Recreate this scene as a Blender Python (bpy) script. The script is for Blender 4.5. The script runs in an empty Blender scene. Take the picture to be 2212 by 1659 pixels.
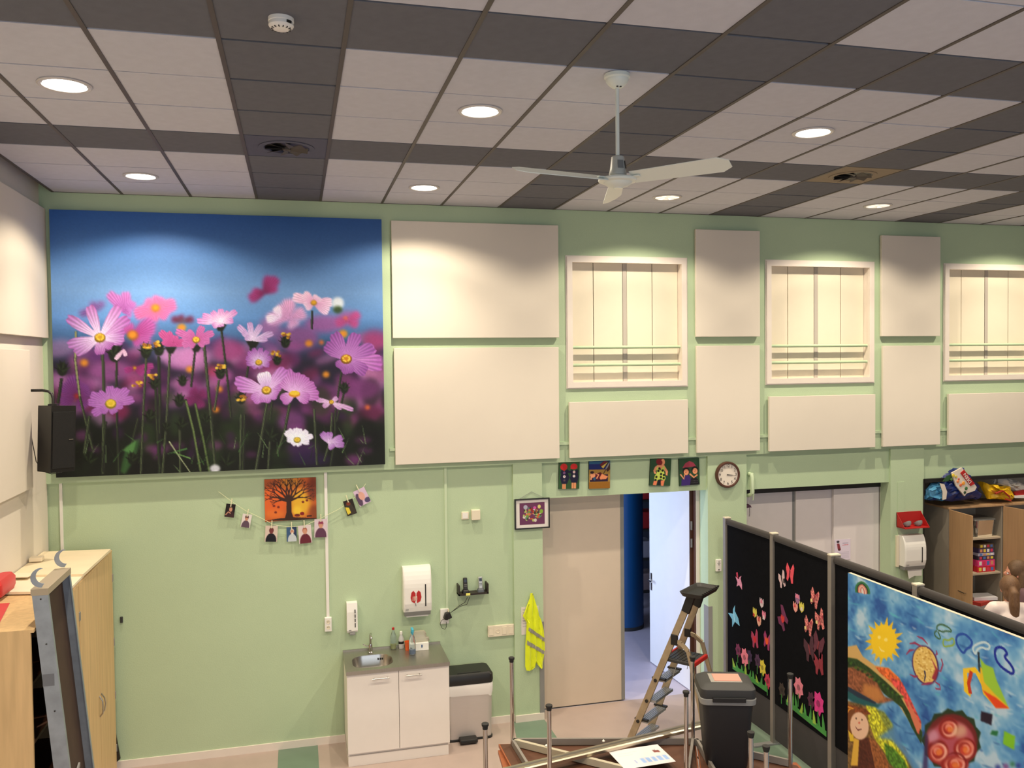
import bpy, bmesh, math, random
import numpy as np
from mathutils import Vector, Matrix
random.seed(7); rng = np.random.default_rng(7)
PI = math.pi
S = bpy.context.scene
COL = S.collection
# ------------------------------------------------------------------ camera
F, YAW, PITCH, ROLL = 1827.66, .2496, -.0282, .0108
ZC = 3.835                       # camera height above the floor
cy_, sy_, cp_, sp_, cr_, sr_ = math.cos(YAW), math.sin(YAW), math.cos(PITCH), math.sin(PITCH), math.cos(ROLL), math.sin(ROLL)
fwd = np.array([sy_*cp_, cy_*cp_, sp_]); rgt = np.array([cy_, -sy_, 0.]); dwn = -np.cross(rgt, fwd)
R3 = np.array([cr_*rgt+sr_*dwn, -sr_*rgt+cr_*dwn, fwd])
def ray(u, v): return R3.T @ np.array([(u-1106)/F, (v-829.5)/F, 1.])
def atY(u, v, Y): d = ray(u, v); d = d/d[1]*Y; return (d[0], d[1], d[2]+ZC)
def atZ(u, v, Z): d = ray(u, v); d = d/d[2]*(Z-ZC); return (d[0], d[1], d[2]+ZC)
def atX(u, v, X): d = ray(u, v); d = d/d[0]*X; return (d[0], d[1], d[2]+ZC)
cd = bpy.data.cameras.new('camera'); cam = bpy.data.objects.new('camera', cd); COL.objects.link(cam)
cd.sensor_width = 36; cd.lens = 36*F/2212; cd.clip_start = .05; cd.clip_end = 200
M = Matrix(((R3[0][0], -R3[1][0], -R3[2][0]), (R3[0][1], -R3[1][1], -R3[2][1]), (R3[0][2], -R3[1][2], -R3[2][2]))).to_4x4()
M.translation = (0, 0, ZC); cam.matrix_world = M; S.camera = cam
# ------------------------------------------------------------------ light and exposure
S.view_settings.view_transform = 'Standard'; S.view_settings.look = 'None'
S.view_settings.exposure = -0.08; S.view_settings.gamma = 1; S.view_settings.use_curve_mapping = False
W = bpy.data.worlds.new('world'); S.world = W; W.use_nodes = True
W.node_tree.nodes['Background'].inputs[0].default_value = (.86, .9, 1, 1)
W.node_tree.nodes['Background'].inputs[1].default_value = .46
SPOT_E, DAY_E, HALL_E = 152, 160, 105
WARM = (1, .865, .66)
def light(name, typ, loc, energy, color, rot=(0, 0, 0), **k):
    l = bpy.data.lights.new(name, typ); l.energy = energy; l.color = color
    for a, b in k.items(): setattr(l, a, b)
    o = bpy.data.objects.new(name, l); COL.objects.link(o); o.location = loc; o.rotation_euler = rot
    return o
# daylight from the windows behind the camera, and from a window in the corridor beyond the door
light('daylight', 'AREA', (2.2, -3.6, 3.2), DAY_E, (.78, .88, 1), (PI/2, 0, 0), shape='RECTANGLE', size=8, size_y=3)
light('corridor_daylight', 'AREA', (1.7, 10.1, 1.9), HALL_E, (.55, .68, 1), (0, -PI/2, 0), shape='RECTANGLE', size=2.4, size_y=1.7)
CZ = ZC+1.5841; GX0 = -.3394; YW = 8.575; YJ1 = YW-.577; YL = 8.612; TT = .6
LAMPS = [(i, j) for j in (1.5, 5.5) for i in (-1.5, 2.5, 6.5, 10.5, 14.5)]
def gx(i): return GX0+i*TT
def gy(j): return YJ1-(j-1)*TT
for i, j in LAMPS+[(i, 9.5) for i in (-1.5, 2.5, 6.5)]:
    for sz, en, bl in ((141, SPOT_E*.60, .34), (108, SPOT_E*.95, .75)):
        light('lamp_light', 'SPOT', (gx(i), gy(j), CZ-.03), en, WARM, (0, 0, 0), spot_size=math.radians(sz), spot_blend=bl, shadow_soft_size=.035)
# ------------------------------------------------------------------ materials
def lin(c): return tuple(x/12.92 if x <= .04045 else ((x+.055)/1.055)**2.4 for x in (v/255 for v in c[:3]))
MATS = {}
def mat(name, c, rough=.6, metal=0, noise=0, nscale=8, bump=0, bscale=60, spec=.5, trans=0, emit=0, sheen=0, stretch=None, coat=0, alpha=1):
    if name in MATS: return MATS[name]
    m = bpy.data.materials.new(name); m.use_nodes = True; nt = m.node_tree; b = nt.nodes['Principled BSDF']
    col = (*lin(c), 1)
    b.inputs['Base Color'].default_value = col; b.inputs['Roughness'].default_value = rough; b.inputs['Metallic'].default_value = metal
    b.inputs['Specular IOR Level'].default_value = spec
    if trans: b.inputs['Transmission Weight'].default_value = trans
    if coat: b.inputs['Coat Weight'].default_value = coat
    if alpha < 1: b.inputs['Alpha'].default_value = alpha
    if sheen: b.inputs['Sheen Weight'].default_value = sheen
    if emit: b.inputs['Emission Color'].default_value = col; b.inputs['Emission Strength'].default_value = emit
    tc = nt.nodes.new('ShaderNodeTexCoord'); mp = nt.nodes.new('ShaderNodeMapping'); nt.links.new(tc.outputs['Object'], mp.inputs[0])
    if stretch: mp.inputs['Scale'].default_value = stretch
    n = nt.nodes.new('ShaderNodeTexNoise'); n.inputs['Scale'].default_value = nscale; n.inputs['Detail'].default_value = 5; nt.links.new(mp.outputs[0], n.inputs[0])
    mr = nt.nodes.new('ShaderNodeMapRange'); mr.inputs[1].default_value = .3; mr.inputs[2].default_value = .7; mr.inputs[3].default_value = 1-noise; mr.inputs[4].default_value = 1+noise
    nt.links.new(n.outputs[0], mr.inputs[0])
    mx = nt.nodes.new('ShaderNodeVectorMath'); mx.operation = 'SCALE'; mx.inputs[0].default_value = col[:3]; nt.links.new(mr.outputs[0], mx.inputs['Scale'])
    nt.links.new(mx.outputs[0], b.inputs['Base Color'])
    if bump:
        n2 = nt.nodes.new('ShaderNodeTexNoise'); n2.inputs['Scale'].default_value = bscale; nt.links.new(mp.outputs[0], n2.inputs[0])
        bp = nt.nodes.new('ShaderNodeBump'); bp.inputs['Strength'].default_value = bump; bp.inputs['Distance'].default_value = .01
        nt.links.new(n2.outputs[0], bp.inputs['Height']); nt.links.new(bp.outputs[0], b.inputs['Normal'])
    MATS[name] = m; return m
def printmat(name='print_colour', rough=.55):
    if name in MATS: return MATS[name]
    m = bpy.data.materials.new(name); m.use_nodes = True; nt = m.node_tree; b = nt.nodes['Principled BSDF']
    a = nt.nodes.new('ShaderNodeAttribute'); a.attribute_name = 'Col'; nt.links.new(a.outputs['Color'], b.inputs['Base Color'])
    b.inputs['Roughness'].default_value = rough; b.inputs['Specular IOR Level'].default_value = .3
    MATS[name] = m; return m
GREEN = mat('green_paint', (184, 204, 170), .75, noise=.025, nscale=1.3, bump=.12, bscale=90, spec=.25)
BEIGE = mat('cream_wall_paint', (226, 218, 206), .8, noise=.02, nscale=1.5, bump=.08, bscale=80, spec=.2)
PANEL = mat('white_panel_fabric', (226, 217, 203), .9, noise=.012, nscale=3, bump=.06, bscale=300, spec=.15)
TLIGHT = mat('light_tile', (200, 202, 214), .95, noise=.03, nscale=14, bump=.1, bscale=240, spec=.1)
TDARK = mat('dark_tile', (110, 112, 120), .95, noise=.05, nscale=14, bump=.1, bscale=240, spec=.1)
RUN = mat('ceiling_rail', (84, 78, 74), .6, noise=.03); CRS = mat('cross_rail_dark', (34, 32, 36), .7)
TBLUE = mat('blue_grey_tile', (84, 86, 104), .8, noise=.04)
TSAND = mat('sand_tile', (140, 126, 106), .8, noise=.04)
WHITE = mat('white_plastic', (236, 234, 228), .35, noise=.01)
WLAC = mat('white_laminate', (238, 232, 226), .4, noise=.01)
TRIMW = mat('white_trim', (232, 222, 212), .5, noise=.02)
FLOORP = mat('pink_vinyl', (176, 158, 150), .45, noise=.035, nscale=6, bump=.02)
FLOORG = mat('green_vinyl', (112, 134, 116), .45, noise=.04, nscale=6)
FLOORC = mat('lilac_vinyl', (190, 182, 196), .35, noise=.03)
BLACK = mat('black_plastic', (26, 25, 24), .45, noise=.03)
RUBBER = mat('black_rubber', (32, 31, 30), .75, noise=.03)
STEEL = mat('brushed_steel', (190, 186, 180), .28, 1, noise=.03, stretch=(1, 1, 30))
STEELD = mat('steel_worktop', (172, 168, 158), .36, .9, noise=.04, stretch=(30, 1, 1))
CHROME = mat('chrome', (205, 202, 198), .12, 1)
ALU = mat('aluminium', (196, 186, 168), .34, 1, noise=.05)
ALUG = mat('greyed_aluminium', (150, 144, 138), .55, .5, noise=.04)
GALV = mat('galvanised_steel', (156, 166, 178), .5, .75, noise=.12, nscale=12)
WOOD = mat('beech_laminate', (208, 176, 128), .55, noise=.10, nscale=3, stretch=(9, 9, .7))
WOODL = mat('pale_board', (232, 216, 184), .7, noise=.04, nscale=4)
WOODO = mat('oak_laminate', (178, 142, 104), .6, noise=.10, nscale=3, stretch=(9, 9, .6))
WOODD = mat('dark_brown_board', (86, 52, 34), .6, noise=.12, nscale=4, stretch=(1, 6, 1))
BROWN = mat('red_brown_laminate', (150, 84, 50), .5, noise=.12, nscale=4, stretch=(1, 8, 1))
FELT = mat('black_felt', (17, 18, 22), .98, noise=.12, nscale=30, bump=.2, bscale=400, spec=.08)
FELTK = mat('charcoal_kick_board', (62, 60, 62), .8, noise=.05)
GREY = mat('grey_plastic', (138, 138, 136), .6, noise=.03)
DGREY = mat('dark_grey_plastic', (50, 50, 50), .6, noise=.03)
RED = mat('red_plastic', (178, 32, 30), .5, noise=.05)
BROWNF = mat('dark_brown_frame', (82, 50, 38), .45, noise=.04)
BLUECOL = mat('blue_lacquer', (18, 74, 126), .35, noise=.02)
# ------------------------------------------------------------------ mesh helpers
class MB:
    def __init__(s): s.v = []; s.f = []; s.smooth = []
    def add(s, vs, fs, sm=False):
        n = len(s.v); s.v += [tuple(map(float, v)) for v in vs]; s.f += [tuple(i+n for i in f) for f in fs]; s.smooth += [sm]*len(fs); return s
    def box(s, a, b, bev=0):
        (x0, y0, z0), (x1, y1, z1) = [tuple(map(min, zip(a, b))), tuple(map(max, zip(a, b)))]
        if bev:
            e = min(bev, (x1-x0)/2.1, (y1-y0)/2.1, (z1-z0)/2.1)
            bm = bmesh.new(); bmesh.ops.create_cube(bm, size=1)
            for v in bm.verts: v.co = Vector(((x0+x1)/2+v.co.x*(x1-x0), (y0+y1)/2+v.co.y*(y1-y0), (z0+z1)/2+v.co.z*(z1-z0)))
            bmesh.ops.bevel(bm, geom=bm.edges[:], offset=e, segments=2, profile=.5, affect='EDGES')
            bm.verts.index_update(); s.add([v.co[:] for v in bm.verts], [[v.index for v in f.verts] for f in bm.faces]); bm.free(); return s
        v = [(x0, y0, z0), (x1, y0, z0), (x1, y1, z0), (x0, y1, z0), (x0, y0, z1), (x1, y0, z1), (x1, y1, z1), (x0, y1, z1)]
        return s.add(v, [(0, 3, 2, 1), (4, 5, 6, 7), (0, 1, 5, 4), (1, 2, 6, 5), (2, 3, 7, 6), (3, 0, 4, 7)])
    def loft(s, rings, cap=True, sm=True, closed=True):
        n = len(rings[0]); vs = [p for r in rings for p in r]; fs = []
        for k in range(len(rings)-1):
            for i in range(n if closed else n-1):
                j = (i+1) % n; fs.append((k*n+i, k*n+j, (k+1)*n+j, (k+1)*n+i))
        s.add(vs, fs, sm)
        if cap: s.add(rings[0], [tuple(range(n))[::-1]]); s.add(rings[-1], [tuple(range(n))])
        return s
    def tube(s, pts, r, n=10, cap=True):
        pts = [Vector(p) for p in pts]; rs = r if isinstance(r, (list, tuple)) else [r]*len(pts); rings = []; up = None
        for i, p in enumerate(pts):
            d = (pts[min(i+1, len(pts)-1)]-pts[max(i-1, 0)])
            d = d.normalized() if d.length > 1e-9 else Vector((0, 0, 1))
            if up is None: up = Vector((0, 0, 1)) if abs(d.z) < .9 else Vector((1, 0, 0))
            a = d.cross(up); a.normalize(); b = a.cross(d).normalized(); up = b
            rings.append([tuple(p+(a*math.cos(t)+b*math.sin(t))*rs[i]) for t in [2*PI*k/n for k in range(n)]])
        return s.loft(rings, cap)
    def beam(s, p, q, w, h, up=(0, 0, 1)):
        p, q = Vector(p), Vector(q); d = (q-p).normalized(); a = d.cross(Vector(up))
        if a.length < 1e-6: a = d.cross(Vector((1, 0, 0)))
        a.normalize(); b = a.cross(d).normalized()
        r = lambda c: [tuple(c+a*x*w/2+b*y*h/2) for x, y in ((-1, -1), (1, -1), (1, 1), (-1, 1))]
        return s.loft([r(p), r(q)], sm=False)
    def lathe(s, prof, n=24, c=(0, 0, 0), ax='z', sm=True):
        rings = []
        for r, h in prof:
            ring = []
            for k in range(n):
                t = 2*PI*k/n; x, y = r*math.cos(t), r*math.sin(t)
                p = (x, y, h) if ax == 'z' else ((x, h, y) if ax == 'y' else (h, x, y))
                ring.append((p[0]+c[0], p[1]+c[1], p[2]+c[2]))
            rings.append(ring)
        return s.loft(rings, True, sm)
    def prism(s, poly, h0, h1, ax='z', sm=False):
        f = {'z': lambda p, h: (p[0], p[1], h), 'y': lambda p, h: (p[0], h, p[1]), 'x': lambda p, h: (h, p[0], p[1])}[ax]
        return s.loft([[f(p, h0) for p in poly], [f(p, h1) for p in poly]], True, sm)
    def build(s, name, m, parent=None, loc=(0, 0, 0), rot=(0, 0, 0), fix=True):
        me = bpy.data.meshes.new(name); me.from_pydata(s.v, [], s.f); me.polygons.foreach_set('use_smooth', s.smooth)
        if fix:
            bm = bmesh.new(); bm.from_mesh(me); bmesh.ops.remove_doubles(bm, verts=bm.verts, dist=1e-6); bmesh.ops.recalc_face_normals(bm, faces=bm.faces); bm.to_mesh(me); bm.free()
        me.materials.append(m)
        if any(s.smooth):
            try: me.set_sharp_from_angle(angle=math.radians(38))
            except Exception: pass
        o = bpy.data.objects.new(name, me); COL.objects.link(o); o.location = loc; o.rotation_euler = rot
        if parent: o.parent = parent
        return o
def rr(w, d, r, n=5, cx=0, cy=0):
    out = []
    for qx, qy, a0 in ((1, 1, 0), (-1, 1, 90), (-1, -1, 180), (1, -1, 270)):
        for k in range(n+1):
            a = math.radians(a0+90*k/n); out.append((cx+qx*(w/2-r)+r*math.cos(a), cy+qy*(d/2-r)+r*math.sin(a)))
    return out
def ring(poly, z): return [(x, y, z) for x, y in poly]
def tag(o, label, cat, group=None):
    o['label'] = label; o['category'] = cat
    if group: o['group'] = group
    return o
def thing(name, label, cat, loc=(0, 0, 0), rz=0, group=None, rot=None):
    o = bpy.data.objects.new(name, None); COL.objects.link(o); o.location = loc; o.rotation_euler = rot or (0, 0, rz); o.empty_display_size = .1
    return tag(o, label, cat, group)
def struct(name, mb, m, loc=(0, 0, 0)):
    o = mb.build(name, m, None, loc); o['kind'] = 'structure'; return o
def sempty(name):
    o = bpy.data.objects.new(name, None); COL.objects.link(o); o['kind'] = 'structure'; return o
def inst(o, parent=None, loc=None):
    c = o.copy(); COL.objects.link(c)
    if parent: c.parent = parent
    if loc: c.location = loc
    return c
def text(body, size, m, parent, loc, rot, name='lettering', ext=.0008, align='CENTER'):
    cu = bpy.data.curves.new(name, 'FONT'); cu.body = body; cu.size = size; cu.extrude = ext; cu.align_x = align; cu.align_y = 'CENTER'; cu.materials.append(m)
    c = bpy.data.objects.new(name, cu); COL.objects.link(c); me = bpy.data.meshes.new_from_object(c.evaluated_get(bpy.context.evaluated_depsgraph_get())); bpy.data.objects.remove(c)
    o = bpy.data.objects.new(name, me); COL.objects.link(o); o.parent = parent; o.location = loc; o.rotation_euler = rot; return o
# ------------------------------------------------------------------ flat artwork, rasterised with numpy onto a fine vertex grid
def vnoise(h, w, cell, seed=0):
    r = np.random.default_rng(seed); gh, gw = int(h/cell)+3, int(w/cell)+3; g = r.random((gh, gw))
    y = np.arange(h)/cell; x = np.arange(w)/cell; yi = y.astype(int); xi = x.astype(int); fy = (y-yi)[:, None]; fx = (x-xi)[None]
    fy = fy*fy*(3-2*fy); fx = fx*fx*(3-2*fx)
    return (g[yi][:, xi]*(1-fy)*(1-fx)+g[yi+1][:, xi]*fy*(1-fx)+g[yi][:, xi+1]*(1-fy)*fx+g[yi+1][:, xi+1]*fy*fx)
def blur(a, r):
    r = int(round(r))
    if r < 1: return a
    for _ in range(2):
        for ax in (0, 1):
            p = np.pad(a, [(r+1, r) if k == ax else (0, 0) for k in range(a.ndim)], mode='edge'); c = np.cumsum(p, axis=ax); n = a.shape[ax]
            sl = lambda s0: tuple(slice(s0, s0+n) if k == ax else slice(None) for k in range(a.ndim))
            a = (c[sl(2*r+1)]-c[sl(0)])/(2*r+1)
    return a
class Art:
    """canvas on the plane O + U s + V t (U across, V down); drawing coordinates go through self.m"""
    def __init__(s, O, U, V, nx, ny, bg=(200, 200, 200), m=None):
        s.O, s.U, s.V, s.nx, s.ny = map(np.array, (O, U, V, nx, ny)); s.nx = int(nx); s.ny = int(ny)
        s.H, s.Wd = 2*(ny+1), 2*(nx+1); s.a = np.zeros((s.H, s.Wd, 3))+np.array(bg, float); s.m = m
        s.N = np.cross(s.U, s.V); s.G = np.linalg.inv(np.array([s.U, s.V, s.N]).T)
        s.px = s.Wd/np.linalg.norm(s.U)   # samples per metre
        s.sc = 1.
    def c(s, p):
        if s.m == 'n': return p[0]*s.Wd, p[1]*s.H
        if s.m: p = s.m(*p)
        d = ray(*p); C = np.array([0, 0, ZC]); t = ((s.O-C)@s.N)/(d@s.N); q = s.G@(C+d*t-s.O); return q[0]*s.Wd, q[1]*s.H
    def poly(s, pts, col, alpha=1, soft=0, raw=False, grad=None, tex=0):
        P = np.array(pts if raw else [s.c(p) for p in pts]); pad = 2+3*soft
        x0, y0 = np.floor(P.min(0)-pad).astype(int); x1, y1 = np.ceil(P.max(0)+pad).astype(int)
        x0, y0, x1, y1 = max(x0, 0), max(y0, 0), min(x1, s.Wd), min(y1, s.H)
        if x1 <= x0 or y1 <= y0: return
        X, Y = np.meshgrid(np.arange(x0, x1)+.5, np.arange(y0, y1)+.5); ins = np.zeros(X.shape, bool)
        for (ax, ay), (bx, by) in zip(P, np.roll(P, -1, 0)):
            if ay == by: continue
            c = ((ay > Y) != (by > Y)) & (X < (bx-ax)*(Y-ay)/(by-ay)+ax); ins ^= c
        mk = ins.astype(float)
        if soft: mk = blur(mk, soft)
        col = np.array(col, float)
        if grad is not None:       # grad = (centre px, colour at centre, radius fraction)
            (cx, cy), c0, rad = grad; D = np.clip(np.hypot(X-cx, Y-cy)/rad, 0, 1)[..., None]; colr = np.array(c0, float)*(1-D)+col*D
            ang = np.arctan2(Y-cy, X-cx); colr = colr*(1+.10*np.sin(ang*47)[..., None])
        else: colr = col
        if tex: colr = colr*(1+tex*(vnoise(y1-y0, x1-x0, 5, abs(x0*7+y0) % 999)-.5))[..., None]
        mk = (mk*alpha)[..., None]; s.a[y0:y1, x0:x1] = s.a[y0:y1, x0:x1]*(1-mk)+colr*mk
    def line(s, pts, w, col, alpha=1, soft=0):
        P = [np.array(s.c(p)) for p in pts]; ws = list(np.interp(np.linspace(0, 1, len(P)), np.linspace(0, 1, len(w)), w)) if isinstance(w, (list, tuple)) else [w]*len(P); L = []; Rr = []
        for i, p in enumerate(P):
            d = P[min(i+1, len(P)-1)]-P[max(i-1, 0)]; n = np.array([-d[1], d[0]])/(np.hypot(*d)+1e-9); L.append(p+n*ws[i]/2*s.sc); Rr.append(p-n*ws[i]/2*s.sc)
        s.poly(L+Rr[::-1], col, alpha, soft, raw=True)
    def ell(s, c, rx, ry, col, alpha=1, soft=0, rot=0, **k):
        pts = []
        for t in np.linspace(0, 2*PI, 22)[:-1]:
            x, y = rx*math.cos(t), ry*math.sin(t); pts.append((c[0]+x*math.cos(rot)-y*math.sin(rot), c[1]+x*math.sin(rot)+y*math.cos(rot)))
        s.poly(pts, col, alpha, soft, **k)
    def petal(s, c, tip, w, col, col0, alpha=1, soft=0, notch=True):
        c, tip = np.array(c, float), np.array(tip, float); d = tip-c; L = np.hypot(*d); d /= L; n = np.array([-d[1], d[0]]); pts = []
        prof = [(0, .12), (.25, .30), (.5, .46), (.72, .5), (.88, .42), (.97, .25)]+([(.93, .0)] if notch else [(1, .0)])
        for t, k in prof: pts.append(c+d*L*t+n*w*k)
        for t, k in prof[-2::-1]: pts.append(c+d*L*t*(.98 if t > .9 else 1)-n*w*k)
        cc = s.c(c); tt = s.c(tip); s.poly([tuple(p) for p in pts], col, alpha, soft, grad=(cc, col0, np.hypot(cc[0]-tt[0], cc[1]-tt[1])))
        if not soft:
            s.line([tuple(c+d*L*.1), tuple(c+d*L*.9)], 1.2, tuple(x*.8 for x in col), .35)
    def flower(s, c, tips, w, col, col0, rc, cc=(222, 165, 40), soft=0, alpha=1):
        for t in tips: s.petal(c, t, w, col, col0, alpha, soft)
        if rc:
            s.ell(c, rc, rc*.85, tuple(x*.7 for x in cc), alpha, soft); s.ell((c[0], c[1]-rc*.15), rc*.8, rc*.65, cc, alpha, soft)
            if not soft:
                for k in range(9):
                    t = k*2.4; s.ell((c[0]+math.cos(t)*rc*.55, c[1]-rc*.1+math.sin(t)*rc*.45), rc*.16, rc*.16, (246, 205, 80))
    def build(s, name, parent, off=0., mt=None):
        a = np.clip(s.a.reshape(s.ny+1, 2, s.nx+1, 2, 3).mean((1, 3)), 0, 255)/255; a = np.where(a <= .04045, a/12.92, ((a+.055)/1.055)**2.4)
        i, j = np.meshgrid(np.arange(s.nx+1), np.arange(s.ny+1)); n = s.N/np.linalg.norm(s.N)
        P = s.O+s.U*(i/s.nx)[..., None]+s.V*(j/s.ny)[..., None]-n*off; P = P.reshape(-1, 3)
        ii, jj = np.meshgrid(np.arange(s.nx), np.arange(s.ny)); b = (jj*(s.nx+1)+ii).ravel(); F4 = np.stack([b, b+s.nx+1, b+s.nx+2, b+1], 1)
        me = bpy.data.meshes.new(name); me.vertices.add(len(P)); me.vertices.foreach_set('co', P.ravel().astype(np.float32))
        nf = len(F4); me.loops.add(nf*4); me.loops.foreach_set('vertex_index', F4.ravel().astype(np.int32)); me.polygons.add(nf); me.polygons.foreach_set('loop_start', np.arange(0, nf*4, 4, dtype=np.int32)); me.update(calc_edges=True)
        at = me.attributes.new('Col', 'FLOAT_COLOR', 'POINT'); at.data.foreach_set('color', np.concatenate([a.reshape(-1, 3), np.ones((len(P), 1))], 1).ravel().astype(np.float32))
        me.materials.append(mt or printmat()); me.validate()
        o = bpy.data.objects.new(name, me); COL.objects.link(o)
        if parent: o.parent = parent; o.matrix_parent_inverse = Matrix.LocRotScale(parent.location, parent.rotation_euler, None).inverted()
        return o
# ================================================================== SETTING
def holes(mb, x0, x1, z0, z1, hs, y0, y1):
    xs = sorted({x0, x1, *[a for h in hs for a in (h[0], h[1])]}); xs = [x for x in xs if x0 <= x <= x1]
    for a, b in zip(xs, xs[1:]):
        m = (a+b)/2; cuts = sorted([(h[2], h[3]) for h in hs if h[0] < m < h[1]]); z = z0
        for c, d in cuts:
            if c > z: mb.box((a, y0, z), (b, y1, c))
            z = max(z, d)
        if z < z1: mb.box((a, y0, z), (b, y1, z1))
    return mb
# windows (niches) measured on the wall plane
def wr(u0, v0, u1, v1, Y=YW): a = atY(u0, v0, Y); b = atY(u1, v1, Y); return a[0], b[0], b[2], a[2]
WIN = [wr(1224, 555, 1482, 832), wr(1655, 562, 1885, 826)]
w3x = atY(2040, 570, YW)[0]; WIN.append((w3x, w3x+1.39, WIN[1][2], WIN[1][3]))
WIN = [(a, b, WIN[0][2], WIN[0][3]) for a, b, c, d in WIN]
ZL = atY(1114, 1003, YW)[2]      # where the upper wall ends and the recessed lower wall begins
XL = -2.245; XR = 13.0; YB = -6.
D1 = (2.50, 4.43, atY(1360, 1067, YL)[2])   # door opening
D2 = (4.905, 6.66+.15, atY(1760, 1050, YL)[2]); ALC = (7.27, XR, atY(1996, 1035, YW)[2])
up = MB(); holes(up, XL-.3, XR, ZL, CZ+.5, [(a+.03, b-.03, c+.03, d-.03) for a, b, c, d in WIN], YW, YW+.30)
struct('wall_back_upper', up, GREEN)
lo = MB(); holes(lo, XL-.3, XR, -.1, ZL, [(D1[0], D1[1], -.1, D1[2]), (D2[0], D2[1], -.1, D2[2]), (ALC[0], ALC[1], -.1, ALC[2])], YL, YW+.30)
struct('wall_back_lower', lo, GREEN)
pil = MB()
for a, b in ((2.185, 2.503), (4.427, 4.908)): pil.box((a, YW, -.05), (b, YW+.304, ZL-.001))
pil.box((6.807, YW+.005, -.05), (7.273, YW+.304, ZL-.001)); struct('wall_back_pilasters', pil, GREEN)
struct('wall_left', MB().box((XL-.2, YB, 0), (XL, YW+.02, CZ+.5)), BEIGE)
struct('wall_right', MB().box((XR, YB, 0), (XR+.2, YW+.3, CZ+.5)), BEIGE)
# floor: pink vinyl with green bands
fl = MB().box((XL-.2, YB, -.1), (XR, 8.80, 0)); struct('floor', fl, FLOORP)
gb = MB().box((-.235, 7.2, .0005), (.145, YL, .002)); p = [atZ(*q, 0)[:2] for q in ((1113, 1562), (1180, 1555), (1232, 1625), (1132, 1625))]
struct('trim_1', gb, FLOORG); struct('trim_2', MB().prism([(2.17, YL), (2.50, YL), (2.50, 7.75), (2.02, 7.75)], .0005, .002), FLOORG)
# green band under the screens
struct('trim_3', MB().box((4.25, 3.2, .0005), (4.80, 7.9, .0022)), FLOORG)
# skirting boards
def skirt(n, x0, x1, y, h=.075, t=.014): struct('baseboard_back_%d' % n, MB().box((x0, y-t, 0), (x1, y, h)), TRIMW)
skirt(1, XL, 2.185, YL); skirt(2, 2.185, 2.50, YW); skirt(3, 4.43, 4.905, YW)
struct('baseboard_left', MB().box((XL, 2, 0), (XL+.014, YL, .075)), TRIMW)
# vertical board joints on the lower wall
# ------------------------------------------------------------------ ceiling: every tile its own part
ceil = MB(); ceil.box((XL-.2, YB, CZ+.30), (XR, YW+.3, CZ+.36)); struct('ceiling_void_board', ceil, TDARK)
CE = sempty('ceiling')
g = .012
def tile_mesh(name, m, w=TT, l=TT, gap=.006):
    return MB().box((-w/2+g, -l/2+gap, 0), (w/2-g, l/2-gap, .018)).build(name, m)
def dark(i, j): return i % 4 == 0 or j in (3, 7, 11)
protos = {}
for i in range(-3, 20):
    for j in range(0, 11):
        if i >= 0 and GX0+i*TT > 1.9+(gy(j)+1)*1.1: continue
        d = dark(i, j); cut = (j == 0); l = .577 if cut else TT
        k = (d, cut); mt = TDARK if d else TLIGHT
        if (i, j) == (0, 3): k = 'b'; mt = TBLUE
        if (i, j) == (8, 3): k = 's'; mt = TSAND
        y = (YJ1+.577/2) if cut else gy(j+.5)
        gap = .012 if (d and not isinstance(k, str)) else .0062
        if k not in protos: o = tile_mesh('ceiling_tile', mt, TT, l, gap); protos[k] = o
        else: o = inst(protos[k])
        o.parent = CE; o.location = (gx(i+.5), y, CZ+random.uniform(0, .0015))
# rails (deep grid, runs towards the far wall) as parts, cross rails as parts
rp = None
for i in range(-3, 21):
    x = gx(i) if i > -3 else gx(-3)+.012
    if rp is None: rp = MB().box((-g, -2.6, -.004), (g, YW, .03)).build('ceiling_rail', RUN, CE, (x, 0, CZ)); 
    else: inst(rp, CE, (x, 0, CZ))
cr0 = MB().box((gx(-3), -.014, .010), (XR, .014, .03)).build('cross_rail', CRS, CE, (0, gy(1), CZ))
for j in range(2, 12): inst(cr0, CE, (0, gy(j), CZ))
MB().box((gx(-3)-.004, YB, -.002), (gx(-3)+.003, YW, .30)).build('edge_board', RUN, CE, (0, 0, CZ))
MB().box((gx(-3), YW-.006, -.003), (XR, YW, .02)).build('wall_rail', RUN, CE, (0, 0, CZ))
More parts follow.
